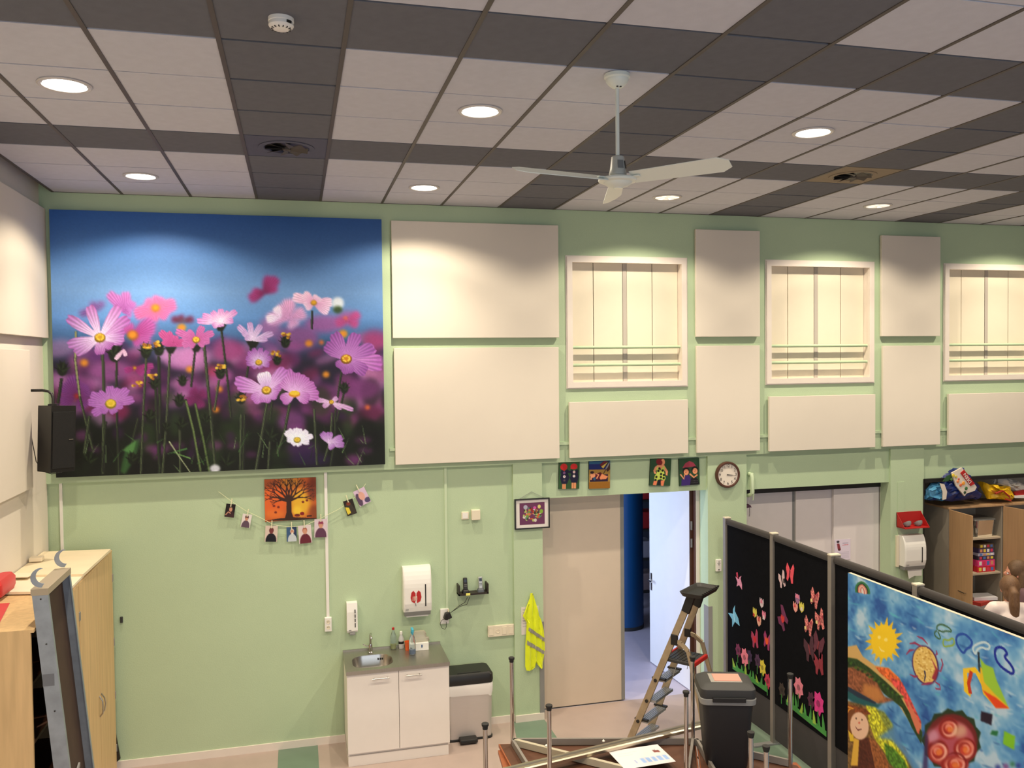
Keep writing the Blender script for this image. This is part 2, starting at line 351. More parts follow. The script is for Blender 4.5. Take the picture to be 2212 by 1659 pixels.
# ------------------------------------------------------------------ niches of the upper wall
def window(n, r):
    x0, x1, z0, z1 = r; e = sempty('window_%d' % n)
    fr = MB()
    for k, (o, i, ya, yb) in enumerate(((-.004, .055, YW-.022, YW+.02), (-.016, .0, YW-.010, YW+.01))):
        fr.box((x0-(-o if 0 else 0)+o, ya, z0+o), (x0+i, yb, z1-o)); fr.box((x1-i, ya, z0+o), (x1-o, yb, z1-o))
        fr.box((x0+i, ya, z1-i), (x1-i, yb, z1-o)); fr.box((x0+i, ya, z0+o), (x1-i, yb, z0+i))
    fr.build('window_frame', TRIMW, e)
    a, b, c, d = x0+.045, x1-.045, z0+.045, z1-.045
    rv = MB(); Yb = YW+.105
    rv.box((a-.015, YW+.01, c-.015), (a, Yb+.02, d+.015)); rv.box((b, YW+.01, c-.015), (b+.015, Yb+.02, d+.015)); rv.box((a, YW+.01, d), (b, Yb+.02, d+.015)); rv.box((a, YW+.01, c-.015), (b, Yb+.02, c))
    rv.build('reveal', TRIMW, e)
    MB().box((a, Yb+.014, c), (b, Yb+.03, d)).build('backing', DGREY, e)
    w = (b-a); cuts = [0, .225, .49, .525, .76, 1]
    for q, (s0, s1) in enumerate(zip(cuts, cuts[1:])):
        if q == 2: MB().box((a+w*s0, Yb-.004, c), (a+w*s1, Yb+.012, d)).build('mullion', mat('mullion_grey', (184, 176, 166), .6), e)
        else: MB().box((a+w*s0+.004, Yb, c), (a+w*s1-.004, Yb+.012, d)).build('board', mat('niche_board', (232, 222, 200), .45, noise=.012), e)
    for zz in (z0+.235+.19, z0+.235):
        MB().tube([(a-.012, YW+.035, zz), (b+.012, YW+.035, zz)], .017, 12).build('rail', GREEN, e)
for n, r in enumerate(WIN): window(n+1, r)
# small conduits
GREENL = mat('pale_green_trim', (196, 214, 180), .5)
zc = atY(1220, 958, YW)[2]
struct('trim_4', MB().box((.90, YW-.02, zc-.012), (XR, YW, zc+.018)), GREEN)
# ------------------------------------------------------------------ door_1: double door to the corridor, one leaf shut, one open
YD = YW+.235
d1 = sempty('door_1'); ztop = D1[2]
fr = MB(); fr.box((2.50, YD-.02, 0), (2.545, YD+.09, ztop)); fr.box((4.385, YD-.03, 0), (4.43, YD+.09, ztop)); fr.box((2.50, YD-.02, ztop-.03), (4.43, YD+.09, ztop))
fr.build('door_frame', TRIMW, d1)
MB().box((2.55, YD, .012), (3.475, YD+.045, ztop-.035)).build('door_leaf', mat('beige_door', (216, 200, 182), .5, noise=.01), d1)
MB().box((3.475, YD-.006, .012), (3.515, YD+.05, ztop-.035)).build('meeting_strip', GREY, d1)
MB().box((2.55, YD-.002, .002), (3.475, YD+.04, .012)).build('door_seal', DGREY, d1)
hx, hy = 4.372, YD+.03
lf = MB().box((-.02, .0, .012), (.02, 1.0, ztop-.035)).build('open_leaf', mat('white_door', (236, 236, 236), .4, noise=.01), d1, (hx-.02, hy, 0), (0, 0, math.radians(3.5)))
MB().box((-.0215, -.006, .012), (.024, .004, ztop-.035)).build('leaf_edge', BROWNF, lf)
MB().box((-.026, .93, .93), (-.020, .97, 1.15), .004).build('handle_plate', CHROME, lf)
MB().tube([(-.025, .95, 1.06), (-.065, .95, 1.06), (-.068, .85, 1.06)], .010).build('door_handle', CHROME, lf)
for zz in (1.92, 1.72, .3): MB().lathe([(.012, zz-.05), (.012, zz+.05)], 10, (.0, -.008, 0)).build('hinge', GREY, lf)
fr2 = MB().box((4.372, YD-.02, 0), (4.392, YD+.06, ztop-.03)); fr2.build('frame_rebate', BROWNF, d1)
# corridor beyond
struct('floor_corridor', MB().box((1.2, 8.80, -.1), (7.2, 13.2, 0)), FLOORC)
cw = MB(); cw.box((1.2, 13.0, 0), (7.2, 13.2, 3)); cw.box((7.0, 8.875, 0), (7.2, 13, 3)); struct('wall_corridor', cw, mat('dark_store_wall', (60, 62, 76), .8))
struct('ceiling_corridor', MB().box((1.2, 8.875, 2.9), (7.2, 13.2, 3)), TDARK)
t = thing('support_column', 'tall round blue column in the corridor beyond the open door', 'column', (4.52, 11.3, 0))
MB().lathe([(.265, 0), (.265, 2.9)], 40).build('shaft', BLUECOL, t); MB().lathe([(.268, 0), (.268, .05)], 40).build('base_ring', DGREY, t)
t = thing('storage_rack', 'dark storage rack with red goods seen past the blue column', 'shelving', (5.35, 12.2, 0))
for x in (-.45, .45):
    for y in (-.25, .25): MB().box((x-.02, y-.02, 0), (x+.02, y+.02, 2.3)).build('post', DGREY, t)
for z in (.25, .75, 1.2, 1.65, 2.1): MB().box((-.45, -.25, z), (.45, .25, z+.03)).build('shelf', DGREY, t)
for k, (x, z, c) in enumerate(((-.25, .78, (170, 165, 175)), (-.2, 1.23, (190, 40, 46)), (-.28, 1.68, (200, 46, 52)), (-.2, .28, (150, 130, 130)), (.2, 1.23, (60, 80, 120)), (.2, 1.68, (150, 150, 160)))):
    o = MB().box((5.35+x-.17, 11.98, z), (5.35+x+.17, 12.3, z+.26), .02).build('storage_box', mat('box_col%d' % k, c, .6)); tag(o, ['grey box low on the dark rack in the corridor', 'red box at mid height on the corridor rack', 'bright red box near the top of the corridor rack', 'brownish box on the lowest shelf of the corridor rack', 'blue box at mid height on the corridor rack', 'pale grey box near the top of the corridor rack'][k], 'box', 'boxes on the corridor rack')
# grey corner guards
cg = MB(); a = atY(1176, 1342, YW)
for x0, x1 in ((2.455, 2.506), (4.424, 4.475)): struct('trim_%d' % (5 if x0 < 3 else 6), MB().box((x0, YW-.008, .06), (x1, YW+.1, a[2])), GREY)
# ------------------------------------------------------------------ door_2: white sliding doors
d2 = sempty('door_2'); Y2 = YW+.24; zt2 = D2[2]; SL = mat('sliding_door_white', (226, 218, 218), .5, noise=.012)
MB().box((D2[0], Y2-.06, zt2-.075), (D2[1], Y2+.12, zt2-.02)).build('sliding_rail', BLACK, d2)
MB().box((D2[0], Y2-.06, zt2-.02), (D2[1], Y2+.12, zt2)).build('rail_cover', GREY, d2)
xa = atY(1716, 1150, Y2)[0]; xb = atY(1893, 1150, Y2)[0]
MB().box((D2[0]-.1, Y2+.03, .01), (xa, Y2+.07, zt2-.075)).build('sliding_leaf', SL, d2)
MB().box((xa-.01, Y2+.028, .01), (xa+.02, Y2+.05, zt2-.075)).build('meeting_strip', GREY, d2)
MB().box((xa+.02, Y2, .01), (xa+.55, Y2+.04, zt2-.075)).build('sliding_leaf', SL, d2)
MB().box((xa+.5, Y2-.045, .01), (xb, Y2-.005, zt2-.075)).build('sliding_leaf', SL, d2)
MB().box((xb, Y2-.04, .01), (xb+.012, Y2+.04, zt2-.03)).build('door_seal', DGREY, d2)
MB().box((xb+.012, Y2-.05, 0), (xb+.11, Y2+.1, zt2-.02)).build('door_frame', TRIMW, d2)
MB().box((xb+.11, YW, 0), (xb+.2, Y2+.1, zt2)).build('reveal', GREEN, d2)
MB().box((D2[0]-.2, Y2+.1, 0), (D2[1], Y2+.14, zt2)).build('backing', DGREY, d2)
# ------------------------------------------------------------------ alcove behind the right-hand cabinets
al = MB(); al.box((7.2, 9.5, 0), (XR, 9.6, ALC[2]+.2)); al.box((7.2, YW+.3, ALC[2]+.005), (XR, 9.6, ALC[2]+.1)); al.box((7.17, YW+.3, 0), (7.27, 9.6, ALC[2])); struct('wall_alcove', al, mat('alcove_grey', (150, 148, 138), .8))
struct('floor_alcove', MB().box((7.17, 8.8, -.1), (XR, 9.6, 0)), FLOORP)
struct('trim_7', MB().box((7.27, YW-.004, ALC[2]-.045), (XR, YW+.25, ALC[2])), BLACK)
struct('trim_8', MB().box((7.262, YW-.004, 0), (7.275, YW+.2, ALC[2])), BLACK)
# ================================================================== THINGS ON THE CEILING
EM = mat('lamp_diffuser', (255, 250, 240), .4, emit=7)
EM2 = mat('lamp_facet_bright', (255, 246, 230), .3, emit=1.3); EM3 = mat('lamp_facet_soft', (240, 232, 214), .3, emit=.75)
RING = mat('lamp_ring', (200, 196, 194), .35)
lamp_labels = {(-1.5, 1.5): 'round recessed downlight above the upper corner of the flower mural', (2.5, 1.5): 'round recessed downlight above the wide white panel beside the mural',
 (6.5, 1.5): 'faceted round downlight in the ceiling behind the fan blade tip', (10.5, 1.5): 'small faceted round downlight beyond the sand-coloured air vent',
 (-1.5, 5.5): 'large bright round downlight nearest the cream side wall', (2.5, 5.5): 'bright round downlight between smoke detector and ceiling fan',
 (6.5, 5.5): 'bright round downlight on the far side of the ceiling fan from the mural'}
for (i, j), lb in lamp_labels.items():
    t = thing('ceiling_downlight', lb, 'lamp', (gx(i), gy(j)+(.02 if j < 2 else 0), CZ), group='round downlights set in the ceiling tiles')
    R = .142
    MB().lathe([(R, -.001), (R, -.006), (R-.008, -.011), (R-.024, -.009), (R-.026, -.001)], 40).build('trim_ring', RING, t)
    if i > 5 and j < 2:
        for q in range(12):
            a0, a1 = 2*PI*q/12, 2*PI*(q+.94)/12; r0, r1 = .02, R-.021
            MB().add([(r0*math.cos(a0), r0*math.sin(a0), -.0015), (r1*math.cos(a0), r1*math.sin(a0), -.006), (r1*math.cos(a1), r1*math.sin(a1), -.006), (r0*math.cos(a1), r0*math.sin(a1), -.0015)], [(0, 1, 2, 3)]).build('reflector_facet', EM2 if q % 2 else EM3, t)
        MB().lathe([(.03, -.001), (.028, -.004), (.001, -.005)], 16).build('diffuser', EM3, t)
    else: MB().lathe([(R-.030, -.0015), (R-.031, -.006), (.0005, -.0075)], 36).build('diffuser', EM, t)
for (i, j), lb, m1 in (((.5, 3.5), 'dark swirl air vent in the blue-grey ceiling tile', TBLUE), ((8.5, 3.5), 'dark swirl air vent in the sand-coloured ceiling tile', TSAND)):
    t = thing('air_vent', lb, 'vent', (gx(i), gy(j), CZ), group='swirl air vents in the ceiling')
    MB().lathe([(.20, -.001), (.20, -.004), (.165, -.007), (.160, -.001)], 36).build('trim_ring', m1, t)
    MB().lathe([(.162, -.001), (.162, -.0025), (.001, -.0025)], 30).build('backing', BLACK, t)
    VM = mat('vent_vane', (74, 68, 62), .6)
    for k in range(8):
        a = 2*PI*k/8; c, s_ = math.cos(a), math.sin(a); q = lambda r, o, z: (c*r-s_*o, s_*r+c*o, z)
        MB().add([q(.03, 0, -.004), q(.155, -.012, -.004), q(.150, .048, -.028), q(.035, .018, -.018), q(.03, 0, -.002), q(.155, -.012, -.002), q(.150, .048, -.026), q(.035, .018, -.016)], [(0, 1, 2, 3), (7, 6, 5, 4), (0, 4, 5, 1), (1, 5, 6, 2), (2, 6, 7, 3), (3, 7, 4, 0)]).build('vane', VM, t)
    MB().lathe([(.03, -.002), (.03, -.02), (.012, -.026)], 16).build('hub', VM, t)
p = atZ(607, 40, CZ)
t = thing('smoke_detector', 'white round smoke detector on the dark grey tile', 'smoke detector', (p[0], p[1], CZ))
MB().lathe([(.058, 0), (.058, -.016), (.054, -.020), (.052, -.022)], 36).build('base', WHITE, t)
MB().lathe([(.056, -.020), (.057, -.034), (.050, -.044), (.030, -.052), (.0005, -.053)], 36).build('cover', WHITE, t)
for k in range(14):
    a = 2*PI*k/14; MB().box((.030, -.0022, -.0505), (.046, .0022, -.0455)).build('slot', BLACK, t, rot=(0, .0, a))
MB().box((-.012, -.003, -.006), (.012, .003, .006)).build('indicator', BLACK, t, loc=(.036, -.046, -.028), rot=(0, 0, math.radians(38)))
# fan
fx, fy = 1.758, 4.456
t = thing('ceiling_fan', 'white three-bladed ceiling fan hanging on a long rod', 'fan', (fx, fy, CZ))
FW = mat('fan_white', (226, 232, 224), .35, noise=.01)
MB().lathe([(.060, 0), (.071, -.004), (.072, -.022), (.064, -.030), (.063, -.042), (.050, -.058), (.032, -.074), (.014, -.080)], 32).build('canopy', FW, t)
for a in (-1.9, -1.2): MB().lathe([(.006, 0), (.006, -.004)], 8, (.028*math.cos(a), .028*math.sin(a), -.0745)).build('canopy_hole', BLACK, t)
MB().tube([(0, 0, -.06), (0, 0, -.47)], .011, 14).build('rod', FW, t)
MH = mat('motor_grey', (176, 178, 172), .4)
MB().lathe([(.030, -.455), (.036, -.460), (.044, -.530), (.050, -.552), (.048, -.560), (.035, -.572)], 30).build('motor_housing', MH, t)
lab = Art((0, 0, 0), (.04, 0, 0), (0, 0, -.04), 20, 20, (176, 178, 172), 'n')
for q in range(5): lab.line([(.1, .15+q*.16), (.55+.3*(q % 2), .15+q*.16)], 2, (70, 70, 75))
MB().box((-.016, -.0012, -.022), (.016, .0012, .022)).build('rating_label', mat('label_grey', (110, 112, 112), .5), t, loc=(.0, -.0435, -.505), rot=(math.radians(-8), 0, 0))
MB().box((-.010, -.0012, -.022), (.010, .0012, .022)).build('rating_label', BLACK, t, loc=(.036, -.026, -.505), rot=(math.radians(-8), 0, math.radians(54)))
hz = -.565
MB().lathe([(.030, hz-.002), (.075, hz-.006), (.106, hz-.014), (.110, hz-.022), (.106, hz-.030), (.080, hz-.036)], 40).build('rotor', FW, t)
MB().lathe([(.084, hz-.030), (.080, hz-.040), (.056, hz-.056), (.028, hz-.064), (.026, hz-.068), (.001, hz-.069)], 36).build('cap', FW, t)
for k, a in enumerate((72, 192, 312)):
    b = MB(); n = 10; top = []; bot = []
    ring_ = []
    for q in range(n+1):
        s_ = q/n; x = .09+.555*s_; wd = .052+.012*s_ if q < n else .03; tw = math.radians(-24)
        r_ = [(x, -wd*math.cos(tw), -wd*math.sin(tw)-.002), (x, wd*math.cos(tw), wd*math.sin(tw)-.002), (x, wd*math.cos(tw), wd*math.sin(tw)+.002), (x, -wd*math.cos(tw), -wd*math.sin(tw)+.002)]; ring_.append(r_)
    b.loft(ring_, sm=False); b.box((.07, -.03, -.004), (.14, .03, .002))
    b.build('blade', FW, t, loc=(0, 0, hz-.016), rot=(0, 0, math.radians(a)))
# ================================================================== ACOUSTIC PANELS
PT = .05
def panel(u0, v0, u1, v1, lb, x1=None):
    a = atY(u0, v0, YW-PT); b = atY(u1, v1, YW-PT); X1 = x1 if x1 else b[0]
    t = thing('acoustic_panel', lb, 'wall panel', ((a[0]+X1)/2, YW, b[2]), group='white acoustic wall panels'); w = (X1-a[0])/2; h = a[2]-b[2]
    MB().box((-w, -PT, 0), (w, -PT+.035, h), .003).build('board', PANEL, t); MB().box((-w+.05, -PT+.035, .05), (w-.05, 0, h-.05)).build('batten', mat('batten', (150, 146, 140), .8), t)
panel(845, 476, 1208, 729, 'large white acoustic panel, upper of the two beside the flower mural')
panel(851, 752, 1209, 990, 'large white acoustic panel, lower of the two beside the flower mural')
panel(1503, 495, 1642, 727, 'white upright panel, upper one between the first and second niche')
panel(1505, 747, 1642, 973, 'white upright panel, lower one directly above the clock')
panel(1905, 508, 2031, 726, 'white upright panel, upper one between the second and third niche')
panel(1908, 747, 2031, 960, 'white upright panel, lower one between the second and third niche')
panel(1230, 869, 1487, 979, 'low wide white panel under the first niche, above the four small canvases')
panel(1662, 857, 1891, 966, 'low wide white panel under the second niche, above the sliding doors')
panel(2050, 851, 2210, 955, 'low wide white panel under the third niche, above the shopping bags', x1=w3x+1.42)
for (y0, y1, z0, z1, lb) in ((5.0, 8.60, .247, 1.425, 'large white panel high on the cream side wall, next to the mural'), (4.6, 7.985, -1.043, .130, 'large white panel on the side wall next to the black speaker')):
    t = thing('acoustic_panel', lb, 'wall panel', (XL, (y0+y1)/2, z0+ZC), group='white acoustic wall panels'); h = z1-z0; w = (y1-y0)/2; y1c = min(w, YW-.008-(y0+y1)/2)
    MB().box((.02, -w, 0), (.055, y1c, h), .003).build('board', PANEL, t); MB().box((0, -w+.05, .05), (.02, w-.12, h-.05)).build('batten', MATS['batten'], t)
# ================================================================== FLOWER MURAL
def wall_art(u0, v0, u1, v1, Y, nx, ny, bg, m=None):
    a = atY(u0, v0, Y); b = atY(u1, v1, Y); return Art((a[0], Y, a[2]), (b[0]-a[0], 0, 0), (0, 0, b[2]-a[2]), nx, ny, bg, m), a, b
A, a, b = wall_art(106, 452, 832, 1003, YW-PT-.002, 380, 296, (70, 110, 170))
t = thing('flower_mural', 'huge photo mural of pink cosmos flowers under blue sky', 'mural', ((a[0]+b[0])/2, YW, b[2])); w = (b[0]-a[0])/2; h = a[2]-b[2]
MB().box((-w, -PT, 0), (w, -PT+.035, h)).build('board', BLACK, t); MB().box((-w+.05, -PT+.035, .05), (w-.05, 0, h-.05)).build('batten', MATS['batten'], t)
H, Wd = A.H, A.Wd; yy = np.linspace(0, 1, H)[:, None, None]; xx = np.linspace(0, 1, Wd)[None, :, None]
def mixc(c0, c1, t): return np.array(c0)*(1-t)+np.array(c1)*t
top = mixc((44, 90, 160), (112, 156, 214), np.clip(yy/.30, 0, 1)); A.a = top*(1-.12*(xx-.3)) + 0*xx
k = np.clip((yy-.40)/.10, 0, 1); dk = mixc((70, 104, 150), (50, 40, 66), np.clip((yy-.48)/.1, 0, 1)); A.a = A.a*(1-k)+dk*k
k = np.clip((yy-.72)/.12, 0, 1); A.a = A.a*(1-k)+np.array((30, 36, 26))*k
A.m = None; _m = lambda x, y: (x/2.572, 560+y/2.572)
A.m = _m; A.sc = .41
# blurred blobs
r2 = np.random.default_rng(3)
pinks = [(176, 84, 158), (150, 60, 128), (198, 120, 178), (120, 44, 110), (212, 150, 200), (160, 40, 100), (96, 36, 92), (190, 96, 150)]
for q in range(150):
    x = r2.uniform(290, 2150); y = r2.uniform(470, 900)+ (0 if q % 3 else -40); 
    if y < 470 and x < 1400: y += 70
    A.ell((x, y), r2.uniform(30, 95), r2.uniform(22, 60), pinks[q % 8], .55, 6, r2.uniform(-.6, .6))
for q in range(60):
    A.ell((r2.uniform(290, 2150), r2.uniform(720, 1180)), r2.uniform(20, 60), r2.uniform(30, 90), [(24, 28, 20), (50, 70, 34), (34, 44, 30), (16, 16, 18), (60, 84, 44)][q % 5], .6, 6)
for q in range(26): A.ell((r2.uniform(300, 2140), r2.uniform(820, 1130)), r2.uniform(20, 50), r2.uniform(15, 35), [(120, 50, 116), (150, 70, 140), (84, 34, 96)][q % 3], .6, 5)
for x, y, rx, ry, c in ((1000, 540, 110, 60, (216, 150, 206)), (1500, 380, 60, 60, (190, 110, 170)), (1080, 560, 90, 70, (206, 130, 190)), (620, 620, 120, 60, (170, 92, 160)), (430, 720, 80, 60, (130, 60, 130)), (1270, 500, 90, 60, (160, 60, 124)), (1650, 440, 120, 70, (170, 84, 150)), (1800, 360, 110, 50, (186, 90, 160)), (2080, 440, 70, 50, (170, 60, 120)), (1930, 330, 60, 40, (190, 80, 150)), (1560, 560, 70, 40, (120, 40, 90)), (2000, 720, 110, 60, (140, 60, 130)), (820, 380, 50, 40, (196, 96, 170)), (560, 540, 70, 25, (110, 50, 130)), (1620, 900, 80, 60, (150, 70, 150)), (1680, 1050, 90, 50, (90, 40, 110)), (1720, 1110, 120, 40, (60, 30, 90)), (1180, 620, 40, 30, (190, 60, 100)), (2060, 850, 70, 40, (110, 30, 70))):
    A.ell((x, y), rx, ry, c, .75, 7)
for x, y, r in ((470, 575, 22), (1055, 612, 20), (1220, 722, 18), (1715, 468, 20), (1810, 640, 20), (1200, 835, 18), (1905, 415, 24), (2040, 822, 14), (1010, 380, 24), (1785, 462, 14), (750, 605, 12), (420, 772, 16), (1918, 332, 14)):
    A.ell((x, y), r, r*.9, (236, 150, 40) if r > 15 else (240, 120, 60), .95, 3)
def FL(c, tips, w, col, col0, rc, **k): A.flower(c, tips, w*(.95 if k.get('soft') else .80), col, col0, rc, **k)
V1, V2, VW = (176, 98, 180), (226, 176, 222), (244, 232, 246)
# soft flowers
FL((865, 273), [(740, 310), (800, 240), (890, 205), (985, 250), (940, 320), (840, 350)], 80, (214, 110, 176), (220, 110, 150), 22, cc=(244, 160, 40), soft=3)
FL((700, 300), [(600, 180), (640, 200), (700, 175), (745, 230), (735, 300)], 60, (190, 120, 196), (170, 90, 170), 0, soft=2)
FL((738, 424), [(860, 380), (845, 440), (790, 470), (860, 340), (700, 360)], 80, (196, 100, 176), (180, 60, 140), 30, cc=(240, 150, 40), soft=3)
FL((560, 270), [(440, 310), (570, 235), (500, 250)], 40, (140, 84, 160), (130, 80, 150), 0, soft=5)
FL((1468, 185), [(1380, 225), (1545, 100), (1500, 90), (1400, 190), (1540, 150)], 60, (160, 60, 130), (110, 30, 80), 0, soft=4)
FL((1015, 345), [(950, 330), (1080, 330), (1000, 310)], 40, (130, 50, 100), (110, 50, 60), 0, soft=4)
FL((1610, 330), [(1475, 330), (1530, 265), (1600, 215), (1700, 290), (1640, 380)], 80, (226, 170, 214), (214, 150, 200), 0, soft=4)
FL((1560, 320), [(1475, 335), (1530, 262)], 50, (244, 226, 246), (236, 200, 236), 0, soft=2)
FL((1742, 243), [(1620, 205), (1690, 268), (1830, 295), (1850, 240), (1680, 190), (1770, 205)], 60, (236, 206, 232), (216, 150, 196), 17, soft=1)
A.ell((1875, 245), 34, 34, (228, 232, 240), .95, 3); A.ell((1875, 280), 26, 20, (60, 84, 40), .9, 3)
FL((1930, 340), [(2000, 300), (1990, 370), (1860, 360)], 50, (196, 84, 150), (180, 70, 130), 0, soft=4)
FL((430, 760), [(340, 700), (470, 690), (400, 640), (330, 800), (480, 830), (500, 720)], 80, (140, 70, 150), (120, 40, 110), 14, cc=(210, 60, 60), soft=3)
FL((750, 605), [(690, 620), (860, 590), (840, 630), (800, 640)], 40, (170, 60, 140), (150, 40, 110), 9, soft=1)
FL((1100, 760), [(1030, 800), (1060, 720), (1150, 740), (1120, 830)], 60, (150, 50, 120), (120, 30, 90), 0, soft=3)
# stems
SG, SD = (88, 104, 60), (46, 46, 44)
stems = [[(572, 520), (578, 700), (575, 1190)], [(650, 560), (648, 800), (664, 1200)], [(815, 540), (800, 800), (785, 1190)], [(882, 540), (890, 800), (886, 1190)], [(945, 510), (930, 850), (905, 1190)], [(1085, 505), (1062, 710)], [(1135, 480), (1165, 800), (1200, 1190)], [(1230, 390), (1262, 650), (1285, 880)], [(1217, 670), (1192, 840)], [(1030, 780), (1075, 950), (1115, 1175)], [(1085, 800), (1130, 1000), (1165, 1185)], [(1395, 480), (1370, 660)], [(1610, 800), (1580, 960), (1540, 1080)], [(1897, 620), (1862, 850), (1860, 1000), (1830, 1180)], [(1745, 830), (1760, 1140)], [(345, 660), (325, 800)], [(424, 400), (420, 560), (445, 760), (520, 1060)], [(1733, 285), (1732, 390)], [(1485, 790), (1450, 1000), (1420, 1180)], [(1512, 790), (1502, 890)], [(1340, 860), (1335, 1170)], [(867, 720), (870, 860), (890, 1180)], [(1000, 920), (1003, 1185)], [(590, 900), (570, 1180)], [(500, 870), (470, 1080)], [(770, 880), (720, 1080), (690, 1190)], [(1845, 850), (1835, 1000), (1800, 1120)], [(1360, 860), (1350, 1170)], [(1500, 1000), (1490, 1170)], [(1910, 740), (1870, 900)]]
for q, st in enumerate(stems): A.line(st, 13 if q % 3 else 17, SD if q % 2 else (58, 62, 50)); A.line([(x-3, y) for x, y in st], 5, SG if q % 2 else (130, 140, 96), .7)
A.line([(424, 400), (420, 560), (445, 760)], 7, (176, 168, 120)); A.line([(1034, 785), (1075, 950), (1115, 1175)], 9, (124, 140, 84)); A.line([(1085, 800), (1130, 1000), (1165, 1185)], 8, (112, 130, 74))
for q in range(60):
    x = r2.uniform(320, 2120); y = r2.uniform(980, 1190); A.line([(x, y), (x+r2.uniform(-60, 60), y-r2.uniform(20, 120))], [5, 1], [(96, 140, 74), (60, 88, 44), (150, 176, 120), (40, 56, 34)][q % 4], .8)
A.poly([(670, 1180), (700, 1040), (780, 990), (760, 1090), (700, 1190)], (76, 122, 66), .8, 2); A.poly([(680, 1060), (760, 1000), (740, 1080)], (110, 160, 90), .8, 1)
A.line([(940, 1010), (1000, 1100), (1060, 1185)], [7, 4], (190, 190, 150)); A.line([(1060, 1105), (960, 1070)], [8, 2], (130, 170, 96)); A.line([(1040, 1050), (930, 1080)], [8, 2], (96, 150, 80))
A.ell((1195, 1160), 30, 22, (236, 226, 236), .9, 2)
# buds
for x, y, s_ in ((348, 610, 46), (1585, 460, 40), (1225, 630, 42), (1015, 675, 36), (860, 690, 38), (998, 785, 42), (1912, 715, 36), (812, 510, 48), (885, 500, 44), (1540, 560, 34), (735, 1105, 40), (1010, 915, 42), (1505, 975, 46), (500, 1110, 52), (1262, 1125, 50), (1145, 890, 36), (640, 520, 60), (835, 870, 44), (925, 930, 30), (1340, 770, 40)):
    A.ell((x, y), s_*.62, s_*.85, (34, 42, 28), .95, 1)
    for k in range(6):
        aa = -PI/2+(k-2.5)*.55; A.line([(x, y+s_*.3), (x+math.cos(aa)*s_*1.0, y+math.sin(aa)*s_*1.15)], [s_*.34, 2], (52, 66, 38) if k % 2 else (24, 30, 20))
for x, y in ((1225, 592), (1535, 525), (885, 470), (812, 480), (850, 655), (765, 690), (1590, 425), (1340, 770)):
    for k in range(9): A.ell((x+r2.uniform(-24, 24), y+r2.uniform(-14, 14)), 9, 7, [(214, 158, 46), (236, 190, 70), (176, 110, 40)][k % 3])
# sharp flowers
def calyx(x, y, s_):
    A.poly([(x-s_, y-s_*.4), (x+s_, y-s_*.4), (x+s_*.35, y+s_*.7), (x-s_*.35, y+s_*.7)], (30, 36, 24), .95, 1)
calyx(1225, 375, 36); FL((1225, 350), [(1088, 342), (1120, 308), (1175, 288), (1228, 272), (1275, 288), (1318, 285), (1300, 340), (1180, 375), (1230, 378)], 46, (206, 128, 196), (246, 224, 236), 0)
calyx(1405, 465, 42); FL((1402, 450), [(1318, 366), (1345, 400), (1385, 345), (1452, 360), (1522, 408), (1490, 440), (1360, 430)], 44, (196, 150, 204), (232, 206, 232), 0)
calyx(950, 500, 34); FL((965, 480), [(886, 396), (930, 400), (975, 420), (1030, 455), (900, 450)], 56, (206, 92, 156), (190, 70, 140), 0)
calyx(1090, 490, 36); FL((1090, 448), [(973, 396), (1010, 430), (1040, 395), (1128, 368), (1192, 405), (1170, 455), (1140, 480), (1010, 480), (1050, 490)], 52, (204, 112, 176), (196, 90, 156), 22)
FL((1437, 573), [(1362, 545), (1375, 510), (1405, 492), (1450, 488), (1490, 505), (1510, 545), (1500, 590), (1450, 608), (1400, 605), (1365, 580)], 40, (166, 84, 172), (236, 214, 240), 20)
FL((557, 437), [(700, 395), (725, 320), (670, 250), (690, 455), (630, 490), (556, 535), (495, 250), (366, 318), (370, 478), (412, 528)], 76, (180, 96, 176), (228, 190, 226), 0)
FL((557, 437), [(668, 256), (492, 252), (368, 320), (370, 480), (415, 528), (700, 440)], 66, (184, 112, 186), (246, 226, 244), 32)
FL((1840, 793), [(1750, 778), (1790, 820), (1900, 832), (1968, 838), (1875, 765)], 34, (200, 140, 196), (236, 200, 226), 14)
FL((1825, 1020), [(1785, 958), (1830, 955), (1905, 985), (1915, 1030), (1850, 1052)], 50, (176, 110, 190), (232, 200, 232), 0)
FL((1635, 745), [(1545, 650), (1590, 605), (1645, 622), (1705, 645), (1755, 695), (1778, 755), (1720, 782), (1560, 790)], 84, (190, 104, 184), (236, 190, 232), 0)
FL((1480, 728), [(1296, 668), (1310, 700), (1400, 790), (1470, 800), (1560, 700), (1590, 600), (1545, 760)], 84, (190, 108, 190), (240, 206, 238), 0)
FL((1480, 728), [(1462, 622)], 100, (240, 224, 242), (206, 150, 210), 28)
A.ell((1635, 748), 32, 18, (226, 150, 30)); A.ell((1635, 742), 28, 13, (246, 200, 60))
FL((617, 803), [(484, 792), (500, 745), (545, 735), (613, 698), (668, 712), (718, 715), (752, 775), (690, 812), (640, 858), (510, 862), (560, 850)], 62, (184, 106, 190), (206, 140, 206), 32, cc=(236, 196, 50))
FL((1922, 555), [(2130, 560), (2090, 490), (2130, 600)], 84, (184, 100, 180), (214, 150, 208), 0)
FL((1922, 555), [(1850, 402), (1985, 405), (2080, 482), (2040, 632), (1935, 640), (1800, 470), (1880, 610)], 92, (160, 84, 164), (206, 140, 206), 32, cc=(216, 140, 30))
FL((1650, 1003), [(1578, 958), (1600, 940), (1640, 932), (1668, 935), (1710, 948), (1742, 978), (1720, 1018), (1665, 1038), (1620, 1030), (1590, 1000)], 42, (232, 214, 238), (250, 244, 252), 20, cc=(226, 190, 60))
FL((690, 500), [(640, 560), (700, 540)], 30, (230, 190, 214), (220, 170, 200), 0)
A.a *= (1+.05*(vnoise(H, Wd, 2.5, 5)-.5))[..., None]
